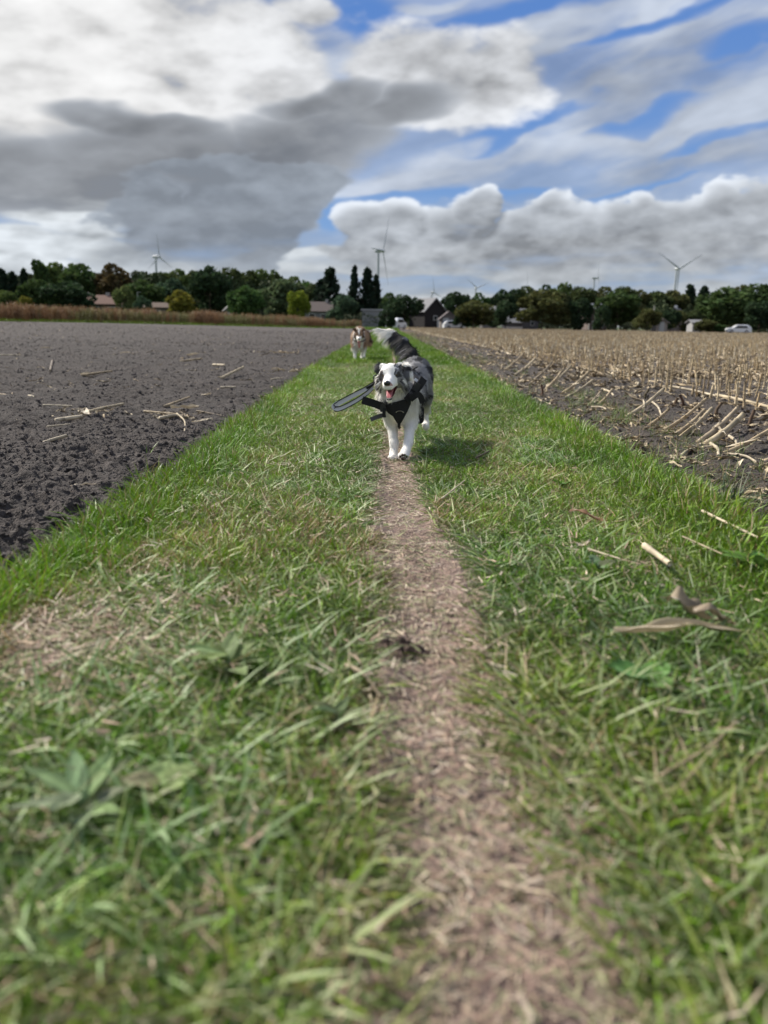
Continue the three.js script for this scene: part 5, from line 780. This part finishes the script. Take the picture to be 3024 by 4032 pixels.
  const bodyColour = (p) => {
    const [x, y, z] = p;
    if (z < -.62 && y > .5 || y > .56 && z < -.5) { const t = sstep(.10, -.12, x) + .14 * mott(p, 20); return t > .64 ? mixc(WHITE, [.5, .5, .5], clamp(mott(p, 50)) * .4) : t > .56 ? mixc([.03, .03, .033], WHITE, (t - .56) / .08) : mott(p, 30) > .45 ? [.2, .2, .21] : [.022, .022, .025]; }
    if (z > -.11 + .03 * mott(p, 20) && y > .25 || (z > -.16 && y < .30) || y < .175 + .03 * mott(p, 25) || (z > -.3 && y < .24)) return WHITE;
    const hip = Math.hypot((x - .2) / .6, (y - .40) / 1.0, (z + .55) / 1.2);
    const c = merle(p, sstep(.16, .05, hip) * .6 + (y < .3 && z < -.4 ? -.15 : 0));
    const wh = sstep(-.10, .0, z + .07 * mott(p, 18)) + sstep(.30, .2, y) * (z < -.4 ? .55 : 1);
    return mixc(c, WHITE, clamp(wh));
  };
  const all = (p) => { const h = toHead(p); return (h[2] > -.045 && Math.hypot(h[0], h[1], Math.max(0, -h[2])) < .105 && p[2] > -.015) ? headColour(p) : bodyColour(p); };
  const bg = meshField(body, [-.20, -.02, -.93], [.27, .74, .19], .0085), hgm = meshField(hb, [-.10, -.145, -.085], [.125, .085, .205], .0032); hgm.applyMatrix4(HM);
  paint(bg, all); paint(hgm, all);
  part(dog, 'body', mergeGeometries([bg, hgm]), skinMat);
  const underPanel = (p) => p[2] > -.06 && p[1] < .33 && p[1] > .19 && p[0] > -.09 + (.31 - p[1]) * .55 && p[0] < .066 - (.33 - p[1]) * .35;
  const bodyHair = hairOn(bg, 62000, 41, all, (p, n, r) => {
    const [x, y, z] = p;
    if (y > .54 && z < -.64) return { L: (n[1] > .25 ? .022 : .066) * (x < -.07 ? .75 : 1), d: x < -.05 ? [-.95, -.3, .1] : [-.72, -.55, .12], w: .0012, up: .26, sag: .5 };                            // tail plume
    if (y < .17 && z > -.2 || y < .19 && z < -.5) return { L: y < .05 ? .005 : .009, d: [0, -1, 0], w: .0009, up: .22 };                         // lower legs
    if (z > -.14 && y > .27 && y < .43) return underPanel(p) ? null : { L: p[1] < .40 && p[0] > -.10 && z > -.05 ? .026 : .046, d: [-.25 + x, -.8, .05], w: .0011, up: .34, sag: .4 };               // ruff
    if (z > -.2 && y <= .27) return underPanel(p) ? null : { L: .015, d: [0, -.9, -.2], w: .001, up: .26 };
    return { L: .028, d: [.1, -.35, -.9], w: .0011, up: .28 };
  });
  const headHair = hairOn(hgm, 20000, 42, all, (p, n, r) => {
    const h = toHead(p); if (h[2] > .155 && h[1] > -.03 && Math.abs(h[0]) < .02) return null; if (cavity(h) < .009) return null; const mc = cavity(h) < .026;
    if (Math.hypot(Math.abs(h[0]) - .033, h[1] - .012, h[2] - .0755) < .0135) return null;
    if (h[2] > .08 || mc) return { L: .006, d: [-hf.x, -hf.y - .2, -hf.z], w: .0007, up: .14 };
    if (Math.abs(h[0]) > .062 && h[1] > -.02) return { L: .020, d: [h[0] > 0 ? .3 : -.3, -.5, -.3], w: .001, up: .36 };
    if (h[1] < -.02) return { L: .028, d: [h[0] * 6, -.7, -.55], w: .001, up: .4, sag: .3 };
    return { L: .014, d: [h[0] * 4, .1, -1], w: .0009, up: .24 };
  });
  part(dog, 'fur', mergeGeometries([bodyHair, headHair]), furMat);
  const face = new THREE.Group(); faceParts(face, open, false); for (const c of [...face.children]) { c.applyMatrix4(HM); dog.add(c); }
  const padMat = strapOf([.045, .022, .017], .7), pz = [.029, .031, .150];
  const pads = [[0, -.004, .0135, .0105], [-.017, .008, .0065, .0075], [-.006, .0155, .0065, .008], [.006, .0155, .0065, .008], [.017, .008, .0065, .0075]];
  for (const [ox, oy, rx, ry] of pads) { const m = part(dog, 'paw_pad', new THREE.SphereGeometry(1, 12, 8).scale(rx, ry, .0065), padMat); let z = .17; const q = [pz[0] + ox, pz[1] + oy, z]; while (body(q) > .0 && q[2] > .09) q[2] -= .001; m.position.set(q[0], q[1], q[2]); }
  for (const o of [-.022, -.0075, .0075, .022]) { const m = part(dog, 'claw', new THREE.ConeGeometry(.0028, .012, 6).rotateX(1.9), wetBlack); m.position.set(-.024 + o * 1.05, .008, .067 - Math.abs(o) * .5); }
  { const m = part(dog, 'claw', new THREE.ConeGeometry(.004, .016, 6).rotateX(2.6), wetBlack); m.position.set(.183, .088, -.572); }

  // --- harness ---
  const hn = thing('dog_harness', 'black webbing harness with loose straps worn by the merle dog', 'harness', null, [X0, y0, -D0]);
  const black = strapOf([.010, .010, .012]), grey = strapOf([.5, .5, .52], .6), dgrey = strapOf([.07, .07, .075]);
  const skinF = (p) => Math.min(body(p), hb(toHead(p)));
  function drape(rows, off, cols = 12) {                      // a panel that lies on the coat, given as rows of [y, x from, x to]
    const P = [], I = [], n = rows.length, put = (o) => rows.forEach(([y, xa, xb, zmin = -.2]) => { for (let j = 0; j <= cols; j++) { const x = mix(xa, xb, j / cols), q = [x, y, .16]; while (body(q) > off && q[2] > zmin) q[2] -= .003; P.push(x, y, q[2] + o); } });
    put(.006); put(-.006); const w = cols + 1, N = n * w;
    for (let s = 0; s < 2; s++) for (let i = 0; i < n - 1; i++) for (let j = 0; j < cols; j++) { const k = s * N + i * w + j; if (s) I.push(k, k + 1, k + w, k + 1, k + w + 1, k + w); else I.push(k, k + w, k + 1, k + 1, k + w, k + w + 1); }
    const rim = []; for (let j = 0; j < cols; j++) rim.push([j, j + 1], [(n - 1) * w + j + 1, (n - 1) * w + j]); for (let i = 0; i < n - 1; i++) rim.push([(i + 1) * w, i * w], [i * w + cols, (i + 1) * w + cols]); for (const [a, b] of rim) I.push(a, b, a + N, b, b + N, a + N);
    return geom(P, I);
  }
  function ribbon(pts, width, thick, facing) {                 // webbing along a curve
    const c = new THREE.CatmullRomCurve3(pts.map((p) => V(...p))), n = 22, P = [], I = [];
    for (let i = 0; i <= n; i++) { const t = i / n, p = c.getPoint(t), T = c.getTangent(t), F = V(...(typeof facing === 'function' ? facing(t) : facing)), S = V(0, 0, 0).crossVectors(T, F).normalize(), N = V(0, 0, 0).crossVectors(S, T).normalize(), w = (Array.isArray(width) ? mix(width[0], width[1], t) : width) / 2; for (const [a, b] of [[-1, 1], [1, 1], [1, -1], [-1, -1]]) P.push(p.x + S.x * w * a + N.x * thick * .5 * b, p.y + S.y * w * a + N.y * thick * .5 * b, p.z + S.z * w * a + N.z * thick * .5 * b); }
    for (let i = 0; i < n; i++) for (let q = 0; q < 4; q++) { const a = i * 4 + q, b = i * 4 + (q + 1) % 4; I.push(a, a + 4, b, b, a + 4, b + 4); } I.push(0, 1, 2, 0, 2, 3, n * 4, n * 4 + 2, n * 4 + 1, n * 4, n * 4 + 3, n * 4 + 2);
    const g = geom(P, I).toNonIndexed(); g.computeVertexNormals(); return g;
  }
  part(hn, 'chest_panel', drape([[.330, .018, .062], [.318, -.020, .066], [.304, -.078, .064], [.290, -.084, .058], [.272, -.072, .050], [.255, -.055, .042], [.240, -.030, .034], [.222, -.020, .026], [.205, -.010, .017], [.195, -.002, .010]], .016), black);
  part(hn, 'chest_strap', ribbon([[.004, .20, .035], [.004, .185, .02], [.01, .165, -.03]], .016, .004, [0, .3, 1]), black);
  part(hn, 'shoulder_strap', ribbon([[.040, .325, .060], [.075, .365, .035], [.098, .405, -.02], [.095, .44, -.10], [.07, .465, -.18]], .040, .005, (t) => [.7 - t * .3, .35 + t * .5, .6 - t * .5]), black);
  part(hn, 'shoulder_strap', ribbon([[-.07, .30, .05], [-.10, .34, .0], [-.085, .40, -.06], [-.03, .455, -.13], [.04, .475, -.19]], .034, .005, (t) => [-.8 + t * .5, .4 + t * .4, .3]), black);
  part(hn, 'loose_flap', ribbon([[.088, .372, .03], [.112, .405, .02], [.134, .440, .0]], [.036, .042], .004, [.3, .1, 1]), black);
  part(hn, 'loose_flap', ribbon([[.060, .335, .075], [.096, .360, .075], [.112, .352, .062], [.128, .315, .050]], [.034, .030], .004, [.2, .1, 1]), black);
  part(hn, 'buckle', new THREE.BoxGeometry(.034, .040, .016).rotateZ(.25).translate(-.086, .287, .062), strapOf([.016, .017, .02], .45));
  part(hn, 'buckle', new THREE.BoxGeometry(.030, .044, .016).rotateZ(-.5).translate(.094, .395, .030), strapOf([.016, .017, .02], .45));
  part(hn, 'loose_strap', ribbon([[-.080, .288, .06], [-.12, .305, .075], [-.16, .318, .082], [-.195, .328, .084]], .041, .005, [0, .1, 1]), black, 'wide black strap end sticking out to the left');
  part(hn, 'hanging_strap', ribbon([[-.075, .285, .072], [-.078, .262, .074], [-.077, .238, .070]], .018, .004, [0, 0, 1]), black);
  part(hn, 'hanging_strap', ribbon([[-.068, .243, .04], [-.10, .240, .045], [-.125, .231, .05], [-.150, .221, .055]], .022, .003, [0, .5, 1]), dgrey, 'thin grey strap end flapping to the left');
  part(hn, 'girth_strap', ribbon([[.118, .38, -.20], [.145, .31, -.20], [.125, .245, -.19], [.09, .20, -.18]], .035, .005, (t) => [1, -.5 * t, .15]), black);
  { const s = new THREE.Shape(); s.moveTo(-.022, .05); s.quadraticCurveTo(.005, .055, .022, .03); s.lineTo(.022, -.03); s.quadraticCurveTo(.02, -.048, -.004, -.046); s.lineTo(-.026, -.046); s.closePath(); part(hn, 'side_pad', new THREE.ExtrudeGeometry(s, { depth: .012, bevelEnabled: true, bevelSize: .004, bevelThickness: .004, bevelSegments: 2 }).rotateY(.35).translate(.118, .232, -.13), black); }
  part(hn, 'back_panel', ribbon([[.04, .478, -.16], [.06, .487, -.22], [.075, .487, -.30]], .075, .008, [0.05, 1, .1]), black);
  part(hn, 'patch', ribbon([[.083, .435, -.02], [.100, .424, -.018]], .016, .004, [.3, .4, 1]), strapOf([.78, .78, .78]));
  { const c = new THREE.TorusGeometry(.017, .0022, 8, 20, Math.PI).scale(1.15, .55, 1); let q = [.006, .262, .16]; while (body(q) > .024 && q[2] > -.1) q[2] -= .002; part(hn, 'ring', c.translate(q[0], q[1], q[2] + .004), new THREE.MeshStandardMaterial({ color: lin(.42, .40, .30), metalness: .7, roughness: .4 })); }
  // --- the leash loop flying from the harness ---
  const ls = thing('leash', 'grey leash loop with black edges flying out left of the dog', 'leash', null, [X0, y0, -D0]);
  const hang = [[-.105, .425, .0], [-.128, .432, .02], [-.137, .408, .035], [-.175, .385, .05], [-.245, .350, .075], [-.325, .308, .10]], back = [[-.325, .308, .10], [-.345, .292, .103], [-.328, .281, .106], [-.24, .318, .085], [-.175, .360, .06], [-.140, .392, .04]];
  part(ls, 'webbing', ribbon(hang.slice(2), [.018, .027], .0025, [.25, .45, 1]), grey, 'grey webbing, upper side of the loop');
  part(ls, 'webbing', ribbon(back, [.027, .018], .0025, [.25, .45, 1]), grey, 'grey webbing, lower side of the loop');
  for (const [pts, o] of [[hang.slice(2), .012], [back, .010], [back, -.013]]) part(ls, 'edge_stitching', ribbon(pts.map(([x, y, z]) => [x, y + o, z + .0022 - o * .2]), .0042, .003, [.25, .45, 1]), black);
  part(ls, 'cord', ribbon(hang.slice(0, 4), .012, .006, [.3, .3, 1]), black); part(ls, 'clip', new THREE.TorusGeometry(.012, .0035, 8, 18).translate(-.126, .442, .02), strapOf([.06, .07, .06], .4));
}
// ----- the second dog, further up the strip -----
{
  const X1 = -.575, D1 = 15.45, y1 = vergeY(X1, D1);
  const dog = thing('dog', 'brown and white dog trotting behind with its tongue out', 'dog', 'dogs on the grass strip', [X1, y1, -D1]);
  const sc2 = 1.28, hO = V(.040, .515, .26), hf = V(.03, -.30, .95).normalize(), hx = V(0, 1, 0).cross(hf).normalize(), hu = V(0, 0, 0).crossVectors(hf, hx), HM = new THREE.Matrix4().makeBasis(hx, hu, hf).setPosition(hO).scale(V(sc2, sc2, sc2)), HI = HM.clone().invert(), t3 = V(0, 0, 0), toHead = (p) => { t3.set(p[0], p[1], p[2]).applyMatrix4(HI); return [t3.x, t3.y, t3.z]; };
  const open = .045, hb = bonesField(headBones(open, [[.040, .036, -.010, .066, .074, -.010, .020, .013, .016], [.066, .074, -.010, .084, .078, .012, .013, .008, .012], [-.040, .036, -.010, -.066, .074, -.010, .020, .013, .016], [-.066, .074, -.010, -.084, .078, .012, .013, .008, .012]]));
  const body = bonesField([[.038, .49, .20, .03, .43, .02, .075, .105, .05], [.03, .36, .02, .03, .43, -.28, .10, .135, .06], [.03, .52, -.02, .035, .545, -.30, .085, .10, .06], [.03, .43, -.28, .04, .47, -.58, .135, .115, .06], [.04, .47, -.58, .04, .52, -.66, .115, .11, .06],
    [-.05, .36, .0, -.045, .22, -.02, .065, .040, .03], [-.045, .22, -.02, -.045, .09, .03, .038, .028, .02], [-.045, .09, .03, -.042, .03, .05, .027, .027, .02], [-.042, .028, .06, -.042, .022, .10, .028, .024, .02],
    [.10, .36, -.02, .105, .23, -.06, .065, .040, .03], [.105, .23, -.06, .090, .12, -.10, .036, .027, .02], [.09, .12, -.10, .085, .05, -.08, .026, .025, .02], [.085, .045, -.07, .085, .035, -.035, .026, .023, .02],
    [-.06, .46, -.60, -.06, .30, -.52, .08, .055, .04], [-.06, .30, -.52, -.06, .17, -.66, .045, .027, .03], [-.06, .17, -.66, -.06, .03, -.62, .025, .022, .02], [-.06, .026, -.61, -.06, .022, -.57, .024, .022, .02],
    [.12, .46, -.60, .12, .30, -.50, .08, .055, .04], [.12, .30, -.50, .12, .17, -.62, .045, .027, .03], [.12, .17, -.62, .12, .04, -.55, .025, .022, .02], [.12, .036, -.54, .12, .03, -.50, .024, .022, .02],
    [.05, .56, -.72, .15, .50, -.80, .05, .05, .04], [.15, .50, -.80, .22, .36, -.74, .05, .045, .04], [.22, .36, -.74, .235, .28, -.66, .045, .02, .03]]);
  const TAN = [.44, .28, .17], BRN = [.10, .055, .032], nz = (p) => .03 * noise3(p[0] * 20, p[1] * 20, p[2] * 20);
  const colour = (p) => {
    const h = toHead(p);
    if (p[2] > .1 && p[1] > .36 && Math.hypot(h[0], h[1], h[2] * .5) < .13) { const b = Math.abs(h[0]) + nz(p) * .3; if (h[2] > .085 && h[1] < .004) return WHITE; if (b < .008) return WHITE; if (Math.abs(h[0]) > .05 && h[1] > .05) return BRN; if (h[1] > -.045 && b < .08) return b > .048 || h[1] < -.012 ? BRN : mixc(BRN, TAN, .5); return WHITE; }
    if (p[1] < .30 + nz(p)) return p[2] < -.35 && p[1] > .2 ? TAN : WHITE;
    if (p[2] < -.68) return BRN;
    if (Math.abs(p[0] - .03) < .085 + nz(p) && p[2] > -.05) return WHITE;
    return mixc(TAN, BRN, clamp(.25 + 8 * nz(p) + sstep(-.3, -.6, p[2]) * .2));
  };
  const bg = meshField(body, [-.19, -.02, -.88], [.30, .68, .36], .013), hg = meshField(hb, [-.10, -.13, -.085], [.10, .105, .205], .006); hg.applyMatrix4(HM); { const n = hg.attributes.normal; for (let i = 0; i < n.count; i++) { t3.fromBufferAttribute(n, i).normalize(); n.setXYZ(i, t3.x, t3.y, t3.z); } }
  paint(bg, colour); paint(hg, colour); part(dog, 'body', mergeGeometries([bg, hg]), skinMat);
  const hair = hairOn(bg, 9000, 51, colour, (p) => p[1] < .2 ? { L: .014, d: [0, -1, 0], w: .003, up: .3 } : p[2] > -.1 ? { L: .06, d: [p[0] * 2, -.8, .1], w: .0045, up: .4, sag: .3 } : { L: .05, d: [0, -.4, -.8], w: .0045, up: .4 }), hair2 = hairOn(hg, 2600, 52, colour, (p) => { const h = toHead(p); if (h[2] > .15 || (h[1] < -.035 && h[2] > .06 && Math.abs(h[0]) < .026)) return null; return { L: h[2] > .07 ? .008 : .022, d: [h[0] * 3, -.3, -.7], w: .0028, up: .35 }; });
  part(dog, 'fur', mergeGeometries([hair, hair2]), furMat);
  const face = new THREE.Group(); faceParts(face, open, true); for (const c of [...face.children]) { c.applyMatrix4(HM); dog.add(c); }
  const P = [], I = []; const n = 28; for (let i = 0; i <= n; i++) { const a = i / n * 6.283; for (const [dy, rr] of [[.014, .128], [-.014, .134]]) P.push(.036 + Math.cos(a) * rr * .95, .425 + dy - .055 * Math.sin(a), .10 + Math.sin(a) * rr); } for (let i = 0; i < n; i++) { const k = i * 2; I.push(k, k + 1, k + 2, k + 1, k + 3, k + 2); }
  const col = solo('dog_collar', geom(P, I), strapOf([.015, .014, .014]), 'black collar round the neck of the brown and white dog', 'collar'); col.position.set(X1, y1, -D1);
}
scene.traverse((o) => { if (o.isMesh) { o.castShadow = true; o.receiveShadow = true; } });
renderer.render(scene, camera);
